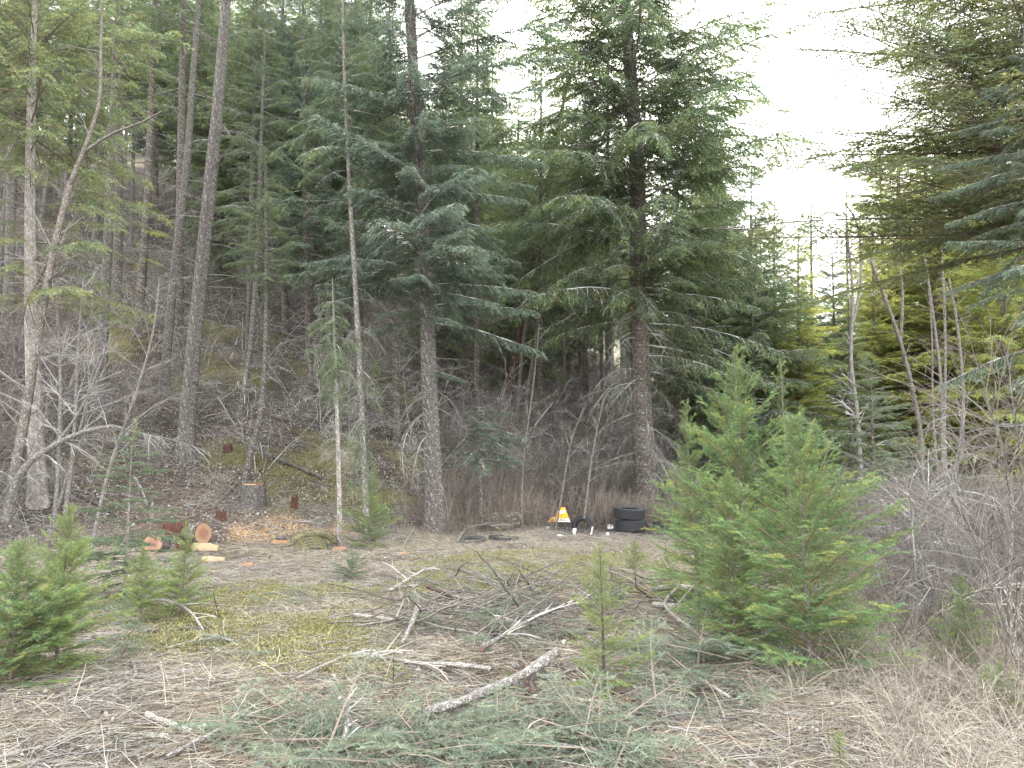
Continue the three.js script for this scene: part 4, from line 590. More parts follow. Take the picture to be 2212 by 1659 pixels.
// ---------------------------------------------------------------- the wood behind: slim conifers on the hill, one of each kind built and then copied
{
  const R = rng(4242);
  const kinds = [
    { protos: proto.far, L: 2.6, from: 0.36, H: 16, r0: 0.15, bark: bark.grey },
    { protos: proto.far, L: 2.3, from: 0.42, H: 17, r0: 0.13, bark: bark.brown },
    { protos: proto.far, L: 2.9, from: 0.2, H: 15, r0: 0.14, bark: bark.brown },
    { protos: proto.spruce, L: 2.7, from: 0.3, H: 16, r0: 0.14, bark: bark.grey },
    { protos: proto.far, L: 2.0, from: 0.5, H: 18, r0: 0.12, bark: bark.grey },
    { protos: proto.far, L: 2.8, from: 0.08, H: 12, r0: 0.13, bark: bark.brown },
  ];
  const GROUP = 'slim conifers crowding the hillside behind';
  const LABEL = 'slim conifer among the crowd of trunks standing deep in the wood on the hillside';
  const stock = kinds.map((k, i) => conifer({ seed: 60 + i, name: 'hillside_conifer', label: LABEL, group: GROUP, category: 'tree', pts: [V(0, 0, 0), V(0.1, 6, 0.05), V(0.15, k.H * 0.8, 0.1)], r0: k.r0, height: k.H, bark: k.bark, taper: 0.7, sides: 8,
    crown: [{ protos: k.protos, from: k.H * k.from, to: k.H - 0.1, step: 0.27, per: 5, L: k.L, profile: (f) => 0.1 + 0.9 * Math.min(1, f * 3 + 0.5) * Math.pow(1 - f, 0.75), elev0: -0.3, elev1: 0.4, skip: 0.15 }], dead: [{ from: 1, to: k.H * k.from + 1, n: 46, L: 1.3 }] }));
  const used = stock.map(() => false), taken = [];
  // how high trees may reach, so that the sky shows where it does
  const limit = (px, d) => { let y = -400; if (px < 330 && d > 28) y = -120; if (px > 1675 && d > 33) y = 610; else if (px > 1520 && d > 40) y = 470; y = Math.max(y, px > 1675 && px < 1930 ? 430 + Math.abs(px - 1790) * -0.5 : -400, px > 1090 && px < 1165 ? 170 : -400, px > 1175 && px < 1300 ? 70 : -400, px > 1450 && px < 1675 ? 260 : -400, px > 1930 ? 400 : -400, px > 1000 && px < 1085 ? 40 : -400, px > 600 && px < 620 ? 40 : -400); return y; };
  let n = 0;
  for (let tries = 0; tries < 12000 && n < 290; tries++) {
    const d = Math.sqrt(R.r(19 * 19, 92 * 92)), a = R.r(-0.72, 0.66), x = Math.sin(a) * d, z = -Math.cos(a) * d, u = uOf(x, z);
    if (u < (x < 2 ? 19.5 : 17.5)) continue;
    if (taken.some(([tx, tz]) => Math.hypot(tx - x, tz - z) < 1.3)) continue;
    const b = onGround(x, z, 0), [px, py] = project(b);
    if (px < 640 && d < 27 || px > 1040 && px < 1270 && d < 29) continue;            // keep the open slope at the left open
    const k = R.i(0, kinds.length - 1); let s = R.r(0.7, 1.25);
    const lim = limit(px, -z), top = at(px, lim, -z).y - b.y; // tallest allowed here
    if (kinds[k].H * s > top) s = top / kinds[k].H;
    if (s < 0.32) continue;
    taken.push([x, z]);
    let t; if (!used[k]) { used[k] = true; t = stock[k]; } else { t = stock[k].clone(); t.name = numbered('hillside_conifer'); scene.add(t); }
    { const zone = px < 640 ? 'on the slope behind the leaning trunks' : px < 1060 ? 'on the slope behind the weeping fir' : px < 1420 ? 'between the stout spruce and the shaggy fir' : 'in the far wood right of the shaggy fir', far = -z > 48 ? 'far' : 'nearer';
      tag(t, `${far} ${['tall grey stemmed conifer', 'slim brown stemmed conifer', 'broad dark conifer', 'bluish spruce', 'slim pole like conifer', 'short full skirted conifer'][k]} ${zone}`, 'tree', `${far} ${['grey stemmed', 'brown stemmed', 'broad', 'bluish', 'pole like', 'full skirted'][k]} conifers ${zone}`); }
    t.position.copy(b); t.rotation.set(R.s(0.03), R() * 6.28, R.s(0.03)); t.scale.set(s * R.r(0.9, 1.1), s, s * R.r(0.9, 1.1)); n++;
  }
  stock.forEach((t, i) => { if (!used[i]) scene.remove(t); });
}

// ---------------------------------------------------------------- young firs
function sapling(o) {
  const b = o.depth ? trunkAt([o.base], o.depth)[0] : ground(...o.base), H = at(o.base[0], o.top[1], -b.z).y - b.y, dx = (o.top[0] - o.base[0]) / FOCAL * -b.z;
  const pts = [b, V(b.x + dx * 0.4, b.y + H * 0.5, b.z), V(b.x + dx, b.y + H, b.z)], L = o.spread / FOCAL * -b.z;
  return conifer({ seed: o.seed, name: o.name ?? 'young_fir', label: o.label, category: 'young fir', group: o.group, pts, r0: Math.max(0.006, H * (o.stout ?? 0.011)), height: H, bark: o.bark ?? bark.alder, taper: 1, flare: 0.1, sides: 8, tile: 0.25,
    leader: o.leader === 0 ? 0 : Math.min(0.46, H * 0.2),
    crown: [{ protos: o.protos ?? proto.young, from: H * (o.from ?? 0.04), to: H * 0.95, step: H * (o.step ?? 0.055), per: o.per ?? 5, L, min: 0.06, profile: o.profile ?? ((f) => Math.min(1, 0.75 + f) * Math.pow(1 - f, 0.85) + 0.1), elev0: o.elev0 ?? 0.14, elev1: o.elev1 ?? 1.0, skip: o.skip ?? 0.16, roll: 0.4, bias: o.bias, biasAz: o.biasAz }] });
}
sapling({ seed: 901, label: 'tallest bright green young fir, at the back of the clump on the right', base: [1618, 1372], top: [1606, 742], spread: 230, step: 0.042, leader: 1 });
sapling({ seed: 902, label: 'bushy bright green young fir at the front right of the clump, spreading low', base: [1752, 1450], top: [1742, 885], spread: 290, step: 0.045, bias: 0.12, biasAz: 0 });
sapling({ seed: 903, label: 'young fir at the left of the clump with an upright candle like tip', base: [1512, 1330], top: [1489, 862], spread: 120, step: 0.04 });
sapling({ seed: 904, label: 'thin topped young fir rising behind the bushy front fir of the clump', base: [1722, 1350], top: [1708, 772], spread: 110, step: 0.045, profile: (f) => 0.1 + Math.pow(1 - f, 1.3) });
sapling({ seed: 905, label: 'small green fir low in the middle of the clump between its two tall firs', base: [1590, 1425], top: [1585, 1010], spread: 150, step: 0.04 });
sapling({ seed: 906, label: 'low bushy fir at the left border with many soft light green tips', base: [120, 1452], top: [128, 1085], spread: 150, step: 0.035, protos: proto.sparse, from: 0.02 });
sapling({ seed: 907, label: 'dense low fir cut by the left border of the picture', base: [22, 1480], top: [18, 1160], spread: 190, step: 0.035, from: 0.02 });
sapling({ seed: 908, label: 'little light green fir just left of the log rounds', base: [302, 1352], top: [300, 1175], spread: 75, step: 0.05, protos: proto.sparse });
sapling({ seed: 909, label: 'little fir with a pointed tip in front of the two log rounds', base: [392, 1335], top: [394, 1120], spread: 85, step: 0.05, protos: proto.sparse, profile: (f) => 0.1 + Math.pow(1 - f, 1.1) });
sapling({ seed: 910, label: 'tall thin dark fir with airy level tiers at the foot of the left slope', base: [268, 1300], top: [264, 900], spread: 150, step: 0.05, per: 6, protos: proto.dark, skip: 0.12, elev0: -0.1, elev1: 0.3, bark: bark.pale, profile: (f) => 0.25 + 0.9 * Math.pow(1 - f, 1.2) });
sapling({ seed: 911, label: 'bright little fir with up curved boughs left of the stout spruce', base: [796, 1188], top: [806, 1005], spread: 78, step: 0.06, elev0: 0.15, elev1: 0.7, bark: bark.lichen });
sapling({ seed: 912, label: 'thin yellow green fir standing alone among the cut boughs in front', base: [1306, 1502], top: [1300, 1168], spread: 118, step: 0.055, per: 4, protos: proto.sparse, skip: 0.12, profile: (f) => 0.16 + 0.9 * Math.pow(1 - f, 0.9), stout: 0.013, bark: bark.brown });
sapling({ seed: 913, name: 'conifer_seedling', label: 'tiny yellow seedling standing in the straw of the clearing', base: [849, 1492], top: [850, 1385], spread: 42, step: 0.13, per: 3, protos: proto.sparse, bark: bark.brown });
sapling({ seed: 914, label: 'small green fir in the dry grass at the lower right under the thicket', base: [2092, 1448], top: [2088, 1240], spread: 95, step: 0.06, skip: 0.15 });
sapling({ seed: 915, name: 'conifer_seedling', label: 'feathery green seedling at the bottom edge right of the yellow green fir', base: [1818, 1675], top: [1815, 1592], spread: 32, step: 0.1, protos: proto.sparse });
sapling({ seed: 916, name: 'conifer_seedling', label: 'tiny light green seedling on the moss beyond the brush pile', base: [1080, 1212], top: [1078, 1180], spread: 12, step: 0.15, protos: proto.sparse });
sapling({ seed: 917, name: 'conifer_seedling', label: 'tiny yellow tipped seedling beside the thick lichened log', base: [1098, 1500], top: [1102, 1455], spread: 26, step: 0.16, protos: proto.sparse });
sapling({ seed: 918, label: 'small soft green fir on the moss right of the brush pile', base: [1370, 1235], top: [1372, 1165], spread: 40, step: 0.08, protos: proto.sparse });
sapling({ seed: 919, label: 'low blue green fir tucked at the left edge of the clump', base: [1440, 1260], top: [1440, 1180], spread: 42, step: 0.08 });
sapling({ seed: 920, label: 'low thin fir in the grass right of the sawdust', base: [760, 1255], top: [760, 1195], spread: 60, step: 0.09, protos: proto.dark });
sapling({ seed: 921, label: 'fir seedling spreading in the dry grass at the lower right corner', base: [2170, 1530], top: [2165, 1440], spread: 75, step: 0.09 });

// ---------------------------------------------------------------- bare broadleaf stems
function bareStem(o) {
  const b = ground(...o.polys[0].p[0]), t = thing(o.name ?? 'bare_tree', o.label, o.category ?? 'bare tree', b, o.group), R = rng(o.seed);
  o.polys.forEach((q, qi) => {
    const pts = q.p.map(([x, y], i) => (qi === 0 && i === 0 ? b.clone() : at(x, y, -b.z + (q.dz ?? 0) * i / q.p.length))).map((p) => p.sub(b)); if (qi === 0) pts[0].y -= 0.25;
    const line = spline(pts, 22), r0 = q.w[0] / FOCAL * -b.z / 2, r1 = q.w[1] / FOCAL * -b.z / 2;
    mesh(qi ? 'limb' : 'trunk', limb(line, (f) => lerp(r0, r1, f), 8, 0.35, { rough: 0.08 }), o.bark, t);
    const S = new Soup();
    const grow = (p, d, L, r, depth) => { const pl = bend(p, d, L, 5, o.sag ?? 0.1, R, 0.13); S.tube(pl, r, r * 0.4, 3, vary(R, o.col, 0.2), 0, o.twigLichen); if (depth < 2) for (let i = R.i(2, 4); i > 0; i--) { const j = R.i(1, 4), dd = V().subVectors(pl[j + 1], pl[j]).normalize().add(V(R.s(0.8), R.s(0.6), R.s(0.8))); grow(pl[j], dd, L * R.r(0.35, 0.65), r * 0.55, depth + 1); } };
    for (let i = 0; i < (q.twigs ?? 10); i++) { const f = R.r(q.tf ?? 0.3, 1), j = Math.min(line.length - 2, Math.floor(f * (line.length - 1))), d = V().subVectors(line[j + 1], line[j]).normalize().multiplyScalar(0.7).add(V(R.s(), R.s(0.5), R.s())); grow(line[j], d, (q.tl ?? 0.9) * R.r(0.4, 1.1), lerp(r0, r1, f) * 0.2 + 0.0025, 0); }
    if (q.twigs !== 0) mesh('twigs', S.geometry(), M.wood, t);
  });
  return t;
}
const GT = [0.18, 0.158, 0.144];
bareStem({ seed: 31, label: 'brown leafless tree at the left leaning right with one long thin fork', bark: bark.alder, col: GT, polys: [
  { p: [[8, 1122], [40, 980], [62, 850], [90, 680], [120, 520], [150, 400]], w: [22, 12], twigs: 26, tl: 1.5 },
  { p: [[150, 400], [190, 300], [214, 220], [218, 100], [222, -40]], w: [10, 4], twigs: 10, tl: 0.9 },
  { p: [[178, 330], [240, 290], [310, 262], [350, 240]], w: [7, 3], twigs: 6, tl: 0.6 },
  { p: [[120, 520], [90, 590], [60, 650], [45, 700]], w: [8, 3], twigs: 8, tl: 0.8, dz: 0.5 }] });
bareStem({ seed: 32, label: 'pale lichened limb arching over from the left border above the young firs', bark: bark.lichen, col: [0.22, 0.21, 0.195], twigLichen: [0.34, 0.35, 0.33], sag: 0.5, category: 'bare tree', polys: [
  { p: [[6, 1130], [32, 1050], [58, 1005], [120, 960], [190, 930], [245, 920]], w: [19, 7], twigs: 12, tl: 0.8, tf: 0.2 },
  { p: [[245, 920], [300, 935], [370, 950], [450, 975]], w: [6, 2], twigs: 14, tl: 0.7 },
  { p: [[120, 960], [165, 900], [200, 830], [226, 760]], w: [7, 3], twigs: 8, tl: 0.6 }] });
bareStem({ seed: 33, label: 'thin grey leafless sapling leaning over the left slope in front of the trunks', bark: bark.lichen, col: GT, polys: [
  { p: [[190, 1210], [215, 1100], [240, 1000], [290, 860], [330, 720], [345, 600]], w: [9, 3], twigs: 22, tl: 0.8 }, { p: [[262, 940], [330, 880], [400, 845]], w: [5, 2], twigs: 8, tl: 0.6 }] });
bareStem({ seed: 34, label: 'clump of thin grey leafless stems right of the pale flaky trunk', bark: bark.lichen, col: [0.32, 0.3, 0.28], polys: [
  { p: [[118, 1140], [128, 960], [130, 800], [120, 620]], w: [11, 4], twigs: 20, tl: 1.0 }, { p: [[140, 1120], [160, 940], [168, 760], [180, 600]], w: [10, 3], twigs: 18, tl: 1.0 }, { p: [[125, 1100], [180, 900], [210, 760]], w: [8, 3], twigs: 14, tl: 0.9 }] });
bareStem({ seed: 35, label: 'lichened leafless tree right of the young firs with an upright forked top', bark: bark.lichen, col: [0.28, 0.25, 0.23], twigLichen: [0.45, 0.46, 0.44], polys: [
  { p: [[1862, 1130], [1858, 1000], [1850, 880], [1838, 780], [1842, 640], [1830, 500]], w: [12, 5], twigs: 22, tl: 0.8 }, { p: [[1842, 700], [1860, 600], [1850, 480], [1818, 430]], w: [7, 3], twigs: 12, tl: 0.7 },
  { p: [[1850, 1060], [1910, 1120], [1960, 1180]], w: [11, 7], twigs: 10, tl: 0.7 }] });
bareStem({ seed: 36, label: 'brown leafless tree leaning left high over the thicket', bark: bark.alder, col: [0.15, 0.125, 0.105], polys: [
  { p: [[1985, 1120], [1990, 960], [1975, 860], [1945, 740], [1910, 640], [1880, 560]], w: [12, 6], twigs: 26, tl: 1.0 }, { p: [[1945, 740], [1950, 640], [1940, 520], [1948, 420]], w: [7, 3], twigs: 14, tl: 0.8 }] });
bareStem({ seed: 37, label: 'bundle of upright thin brown stems in the middle of the thicket', bark: bark.alder, col: [0.15, 0.125, 0.105], polys: [
  { p: [[2040, 1130], [2036, 980], [2032, 820], [2010, 640], [1985, 470]], w: [10, 4], twigs: 18, tl: 0.8 }, { p: [[2046, 1100], [2040, 940], [2042, 760], [2035, 560], [2020, 430]], w: [9, 3], twigs: 18, tl: 0.8 }, { p: [[2050, 1100], [2080, 900], [2070, 720], [2050, 600]], w: [10, 4], twigs: 18, tl: 0.8 }, { p: [[2030, 1080], [2016, 900], [2012, 700], [2000, 560]], w: [6, 2], twigs: 12, tl: 0.6 }] });
bareStem({ seed: 38, label: 'stout white lichened stem bowed like a hook low in the thicket', bark: bark.lichen, col: [0.22, 0.21, 0.2], twigLichen: [0.38, 0.39, 0.37], sag: 0.6, polys: [
  { p: [[2005, 1300], [1985, 1210], [1985, 1130], [2000, 1070], [2020, 1040]], w: [14, 9], twigs: 18, tl: 0.8 }, { p: [[1990, 1220], [1930, 1260], [1870, 1275], [1820, 1290]], w: [8, 3], twigs: 14, tl: 0.6 }, { p: [[2060, 1020], [2062, 1090], [2075, 1140], [2085, 1190]], w: [12, 8], twigs: 16, tl: 0.7 }, { p: [[2020, 1040], [2070, 1000], [2080, 930], [2066, 860]], w: [10, 4], twigs: 14, tl: 0.7 }] });
bareStem({ seed: 39, label: 'long pale bent cane sloping down across the thicket to the lower right', bark: bark.alder, col: [0.42, 0.38, 0.33], polys: [
  { p: [[1945, 1420], [1985, 1370], [2060, 1300], [2120, 1275], [2230, 1268]], w: [7, 6], twigs: 6, tl: 0.5 }] });
bareStem({ seed: 40, label: 'straight pale cane leaning right at the lower right border', bark: bark.alder, col: [0.42, 0.38, 0.33], polys: [{ p: [[2020, 1400], [2075, 1330], [2130, 1278]], w: [6, 4], twigs: 4, tl: 0.5 }] });
bareStem({ seed: 41, label: 'dark leafless shrub with arching stems at the right border', bark: bark.alder, col: [0.15, 0.128, 0.115], sag: 0.4, polys: [
  { p: [[2205, 1500], [2180, 1300], [2185, 1100], [2160, 950], [2120, 840]], w: [11, 4], twigs: 34, tl: 1.1 }, { p: [[2200, 1420], [2140, 1260], [2090, 1130], [2040, 1060]], w: [9, 3], twigs: 28, tl: 1.0 }, { p: [[2190, 1380], [2215, 1200], [2205, 1000], [2185, 850]], w: [9, 3], twigs: 24, tl: 1.0 }] });
bareStem({ seed: 42, label: 'thin grey leafless sapling standing in the brush left of the yellow sign', bark: bark.alder, col: GT, polys: [{ p: [[1128, 1150], [1130, 1000], [1150, 850], [1165, 700]], w: [4.5, 2], twigs: 16, tl: 0.8 }, { p: [[1262, 1120], [1280, 980], [1304, 860]], w: [4.5, 2], twigs: 10, tl: 0.7, dz: 0.5 }] });
bareStem({ seed: 43, label: 'pair of slim brown stems rising beside the leaning red brown snag', bark: bark.alder, col: GT, polys: [{ p: [[1116, 900], [1128, 760], [1158, 560], [1172, 380]], w: [10, 5], twigs: 16, tl: 0.9 }, { p: [[1130, 900], [1160, 720], [1186, 520], [1196, 380]], w: [8, 4], twigs: 14, tl: 0.9 }] });
bareStem({ seed: 44, label: 'thin bent grey stem among brush right of the stout spruce foot', bark: bark.alder, col: GT, polys: [{ p: [[1195, 1150], [1215, 1060], [1235, 950], [1262, 880]], w: [4.5, 2], twigs: 14, tl: 0.8 }] });

// ---------------------------------------------------------------- stump, rounds, offcuts
{
  const b = ground(546, 1092), r = width(46, b), h = at(546, 1048, -b.z).y - b.y;
  const t = thing('tree_stump', 'cut tree stump with a raw red top on the lower slope', 'stump', b);
  const pts = range(9, (i) => V(0, lerp(-0.25, h, i / 8), 0));
  mesh('bark', limb(pts, (f) => r * (1 + 0.28 * Math.pow(1 - f, 2.2)), 26, 0.35, { rough: 0.13, rf: 2.2, flare: 0.3 }), bark.grey, t);
  const top = mesh('cut_top', disc(null, r * 0.94, 26, 0.1), M.cutRed, t); top.position.y = h + 0.012; top.rotation.set(0.3, 0, -0.03);
  const hinge = mesh('hinge_wood', limb(range(7, (i) => V(lerp(-r * 0.8, r * 0.85, i / 6), h + 0.045 + 0.02 * Math.sin(i * 2.1), -r * 0.55 + 0.03 * Math.sin(i))), (f) => 0.022 + 0.012 * Math.sin(f * 9), 7, 0.2, { rough: 0.35 }), bark.brown, t);
  const rim = mesh('splinter', limb(range(5, (i) => V(lerp(-r * 0.5, r * 0.5, i / 4), h + 0.01, r * 0.9 + 0.02 * Math.cos(i))), (f) => 0.018, 6, 0.2, { rough: 0.3 }), M.slab, t);
}
function round(label, c, axis, r, len, face, back, seed) { // a sawn length of trunk: centre, axis towards the cut face that shows
  const t = thing('log_round', label, 'log', c); t.quaternion.setFromUnitVectors(YAXIS, axis.clone().normalize());
  mesh('bark', limb(range(5, (i) => V(0, lerp(-len / 2, len / 2, i / 4), 0)), () => r, 24, 0.4, { rough: 0.05, rf: 2 }), bark.brown, t);
  const a = mesh('cut_face', disc(null, r * 0.975, 24, 0.05), face, t); a.position.y = len / 2 + 0.006; a.rotation.y = seed;
  const z = mesh('cut_face', disc(null, r * 0.975, 24, 0.05), back, t); z.position.y = -len / 2 - 0.006; z.rotation.x = Math.PI;
}
{ const g = ground(338, 1196), r = width(42, g); round('sawn log round lying with its pinkish cut face to the viewer', g.clone().add(V(0, r * 0.96, 0)), V(0.12, 0.1, 1), r, 0.42, M.cutPink, M.cutOrange, 1.2); }
{ const g = ground(424, 1176), r = width(46, g); round('sawn log round on its side with its orange cut face turned right', g.clone().add(V(0, r * 0.98, 0)), V(0.86, 0.05, 0.46), r, 0.34, M.cutOrange, M.cutOrange, 0.4); }
function wedgePiece(name, label, px, py, len, wid, thick, turn, mat, category = 'wood offcut', group, taper = 0.5) {
  const p = ground(px, py), R = rng(Math.round(px * 7 + py)), sh = new THREE.Shape();
  const n = 8; for (let i = 0; i <= n; i++) { const f = i / n; const y = wid / 2 * (0.75 + 0.25 * Math.sin(f * 3.1)) + R.s(wid * 0.05); i ? sh.lineTo(lerp(-len / 2, len / 2, f), y) : sh.moveTo(-len / 2, y); }
  for (let i = n; i >= 0; i--) { const f = i / n; sh.lineTo(lerp(-len / 2, len / 2, f) + R.s(len * 0.02), -wid / 2 * lerp(1, taper, f) + R.s(wid * 0.05)); }
  const g = new THREE.ExtrudeGeometry(sh, { depth: thick, bevelEnabled: true, bevelSize: 0.008, bevelThickness: 0.008, bevelSegments: 1, steps: 1 }); g.translate(0, wid * 0.42, -thick / 2);
  const uvs = g.attributes.uv; for (let i = 0; i < uvs.count; i++) uvs.setXY(i, uvs.getX(i) * 3, uvs.getY(i) * 3);
  const m = mesh(name, g, mat); m.position.copy(p); m.rotation.set(-0.35 + R.s(0.1), turn, R.s(0.12)); tag(m, label, category, group); return m;
}
wedgePiece('wood_slab', 'pale yellow wood slab lying below the orange faced log round', 442, 1192, 0.42, 0.15, 0.09, 0.15, M.slab);
wedgePiece('wood_slab', 'pale split piece of wood in front of the yellow slab', 460, 1215, 0.34, 0.09, 0.06, 0.1, M.slab, 'wood offcut', undefined, 0.2);
wedgePiece('wood_chunk', 'small orange wood chunk lying below the split piece', 533, 1226, 0.21, 0.07, 0.06, -0.1, M.slabOrange);
wedgePiece('wood_chunk', 'orange wood offcut at the foot of the slender weeping fir', 733, 1192, 0.22, 0.09, 0.06, 0.2, M.slabOrange);
wedgePiece('wood_chunk', 'flat tan offcut in the grass left of the stout spruce', 872, 1201, 0.22, 0.06, 0.06, 0.1, M.slabOrange);
wedgePiece('wood_chunk', 'long orange splinter lying beside the mossy rotten root', 612, 1178, 0.41, 0.09, 0.05, 0.3, M.slabOrange, 'wood offcut', undefined, 0.1);
function rottenPiece(label, px, py, sx, sy, sz, seed) { // upright splintered remains: spikes of uneven height round a lump
  const g = new THREE.CylinderGeometry(0.75, 1, 1, 22, 9), a = g.attributes.position, v = V();
  for (let i = 0; i < a.count; i++) { v.fromBufferAttribute(a, i); const q = Math.atan2(v.z, v.x), k = 0.75 + 0.5 * noise(Math.cos(q) * 3 + 5, Math.sin(q) * 3 + 5, seed); const top = v.y > 0.49 && Math.hypot(v.x, v.z) < 0.1 ? 0.5 : 0.35 + 0.95 * noise(Math.cos(q) * 4.5 + 9, Math.sin(q) * 4.5, seed + 2); a.setXYZ(i, v.x * k * sx, (v.y + 0.5) * top * sy + (noise(v.x * 7, v.z * 7 + v.y * 3, seed) - 0.5) * 0.05, v.z * k * sz); }
  const u = g.attributes.uv; for (let i = 0; i < u.count; i++) u.setXY(i, u.getX(i) * 2, u.getY(i) * 0.5); g.computeVertexNormals();
  const m = mesh('rotten_wood', g, M.rotten); m.position.copy(ground(px, py)).add(V(0, -0.04, 0)); m.rotation.set(0, seed, 0.1 - (seed % 3) * 0.1); tag(m, label, 'rotten wood');
}
rottenPiece('jagged dark red rotten snag right of the stump', 636, 1100, 0.1, 0.34, 0.08, 1);
rottenPiece('dark red rotten wood block left of the stump', 476, 1120, 0.17, 0.22, 0.14, 2);
rottenPiece('dark red rotten lump behind the two log rounds', 378, 1156, 0.28, 0.26, 0.2, 3);
rottenPiece('reddish crumbling wood between the two log rounds', 402, 1190, 0.2, 0.16, 0.14, 4);
rottenPiece('small red brown rotten piece high above the stump', 492, 972, 0.2, 0.2, 0.12, 5);
{ // mossy rotten root arching over the sawdust
  const b = ground(648, 1182), t = thing('rotten_root', 'mossy rotten root hump arching right over the sawdust', 'root', b), R = rng(8);
  const pp = (x, y) => at(x, y, -b.z).sub(b);
  mesh('root', limb(spline([pp(634, 1186), pp(640, 1172), pp(655, 1160), pp(690, 1152), pp(715, 1160), pp(725, 1174)], 16), (f) => 0.12 * (1 - f * 0.55), 9, 0.35, { rough: 0.3 }), bark.moss, t);
  for (let k = 0; k < 5; k++) mesh('root', limb(spline([pp(636 + k * 3, 1188), pp(648 + k * 6, 1166 + k * 4), pp(680 + k * 4, 1158 + k * 5), pp(706 + k * 3, 1168 + k * 4)].map((p) => p.add(V(0, 0, 0.07 * k + 0.05))), 12), (f) => 0.045 * (1 - f * 0.4), 7, 0.3, { rough: 0.3 }), bark.moss, t);
}

// ---------------------------------------------------------------- dumped tyres, sign, scraps, rock
function tyre(label, c, R0, w, quat) {
  const t = thing('tyre', label, 'tyre', c); t.quaternion.copy(quat);
  const rim = R0 * 0.6, prof = []; // cross-section lathed round the axle (y)
  const P = [[rim, -0.36], [rim * 1.06, -0.44], [R0 * 0.82, -0.5], [R0 * 0.93, -0.47], [R0 * 0.985, -0.4], [R0, -0.28], [R0 * 1.003, 0], [R0, 0.28], [R0 * 0.985, 0.4], [R0 * 0.93, 0.47], [R0 * 0.82, 0.5], [rim * 1.06, 0.44], [rim, 0.36], [rim * 1.03, 0.3], [R0 * 0.84, 0.38], [R0 * 0.92, 0.2], [R0 * 0.93, 0], [R0 * 0.92, -0.2], [R0 * 0.84, -0.38], [rim * 1.03, -0.3], [rim, -0.36]];
  for (const [x, y] of P) prof.push(new THREE.Vector2(x, y * w));
  mesh('casing', new THREE.LatheGeometry(prof, 40), M.rubber, t);
  const S = new Soup(), lug = (a0, a1, y0, y1, h) => { const q = (a, y, r) => V(Math.cos(a) * r, y, Math.sin(a) * r), r0 = R0 * 0.985, r1 = R0 + h, c = [0.026, 0.027, 0.03]; const A = [q(a0, y0, r1), q(a1, y0 + 0.012, r1), q(a1, y1 + 0.012, r1), q(a0, y1, r1)], B = [q(a0, y0, r0), q(a1, y0 + 0.012, r0), q(a1, y1 + 0.012, r0), q(a0, y1, r0)]; S.tri(0, A[0], A[1], A[2], c); S.tri(0, A[0], A[2], A[3], c); for (let i = 0; i < 4; i++) { const j = (i + 1) % 4; S.tri(0, A[i], B[i], A[j], c); S.tri(0, B[i], B[j], A[j], c); } };
  for (let k = 0; k < 48; k++) for (let r = 0; r < 5; r++) { const a = (k + (r % 2) * 0.5) / 48 * 6.2832; lug(a, a + 0.1, (-0.42 + r * 0.172) * w, (-0.42 + r * 0.172 + 0.14) * w, 0.008); }
  mesh('tread', S.geometry(), new THREE.MeshStandardMaterial({ vertexColors: true, roughness: 0.8 }), t).userData.kind = 'stuff';
}
const turned = (x, y, z) => new THREE.Quaternion().setFromEuler(new THREE.Euler(x, y, z));
{ const g = ground(1360, 1150), R0 = width(66, g); // two lying on each other
  tyre('upper big tyre lying flat on another in the weeds', g.clone().add(V(0, 0.46, 0)), R0, 0.26, turned(0.1, 0.4, -0.06));
  tyre('lower big tyre under the stacked one, half hidden by weeds', g.clone().add(V(0.03, 0.16, 0.02)), R0 * 0.97, 0.27, turned(-0.04, 1.1, 0.03)); }
{ const g = ground(1258, 1150), R0 = width(41, g); tyre('smaller tyre standing upright with a seedling in front', g.clone().add(V(0, R0 * 0.62, 0)), R0, 0.17, turned(Math.PI / 2 - 0.12, 0, 0.35)); }
{ const g = ground(1020, 1172), R0 = width(62, g); tyre('left one of two sunken tyres lying in the grass by the stout spruce', g.clone().add(V(0, -0.02, 0)), R0, 0.2, turned(0.12, 0.2, 0.05)); }
{ const g = ground(1088, 1168), R0 = width(64, g); tyre('right one of two sunken tyres lying in the grass by the stout spruce', g.clone().add(V(0, -0.02, -0.1)), R0, 0.2, turned(0.1, 0.9, -0.1)); }
{ const g = ground(1422, 1143), R0 = width(22, g); tyre('little dark tyre half buried right of the stacked tyres', g.clone().add(V(0, R0 * 0.4, 0)), R0, 0.1, turned(Math.PI / 2 - 0.2, 0, -0.3)); }
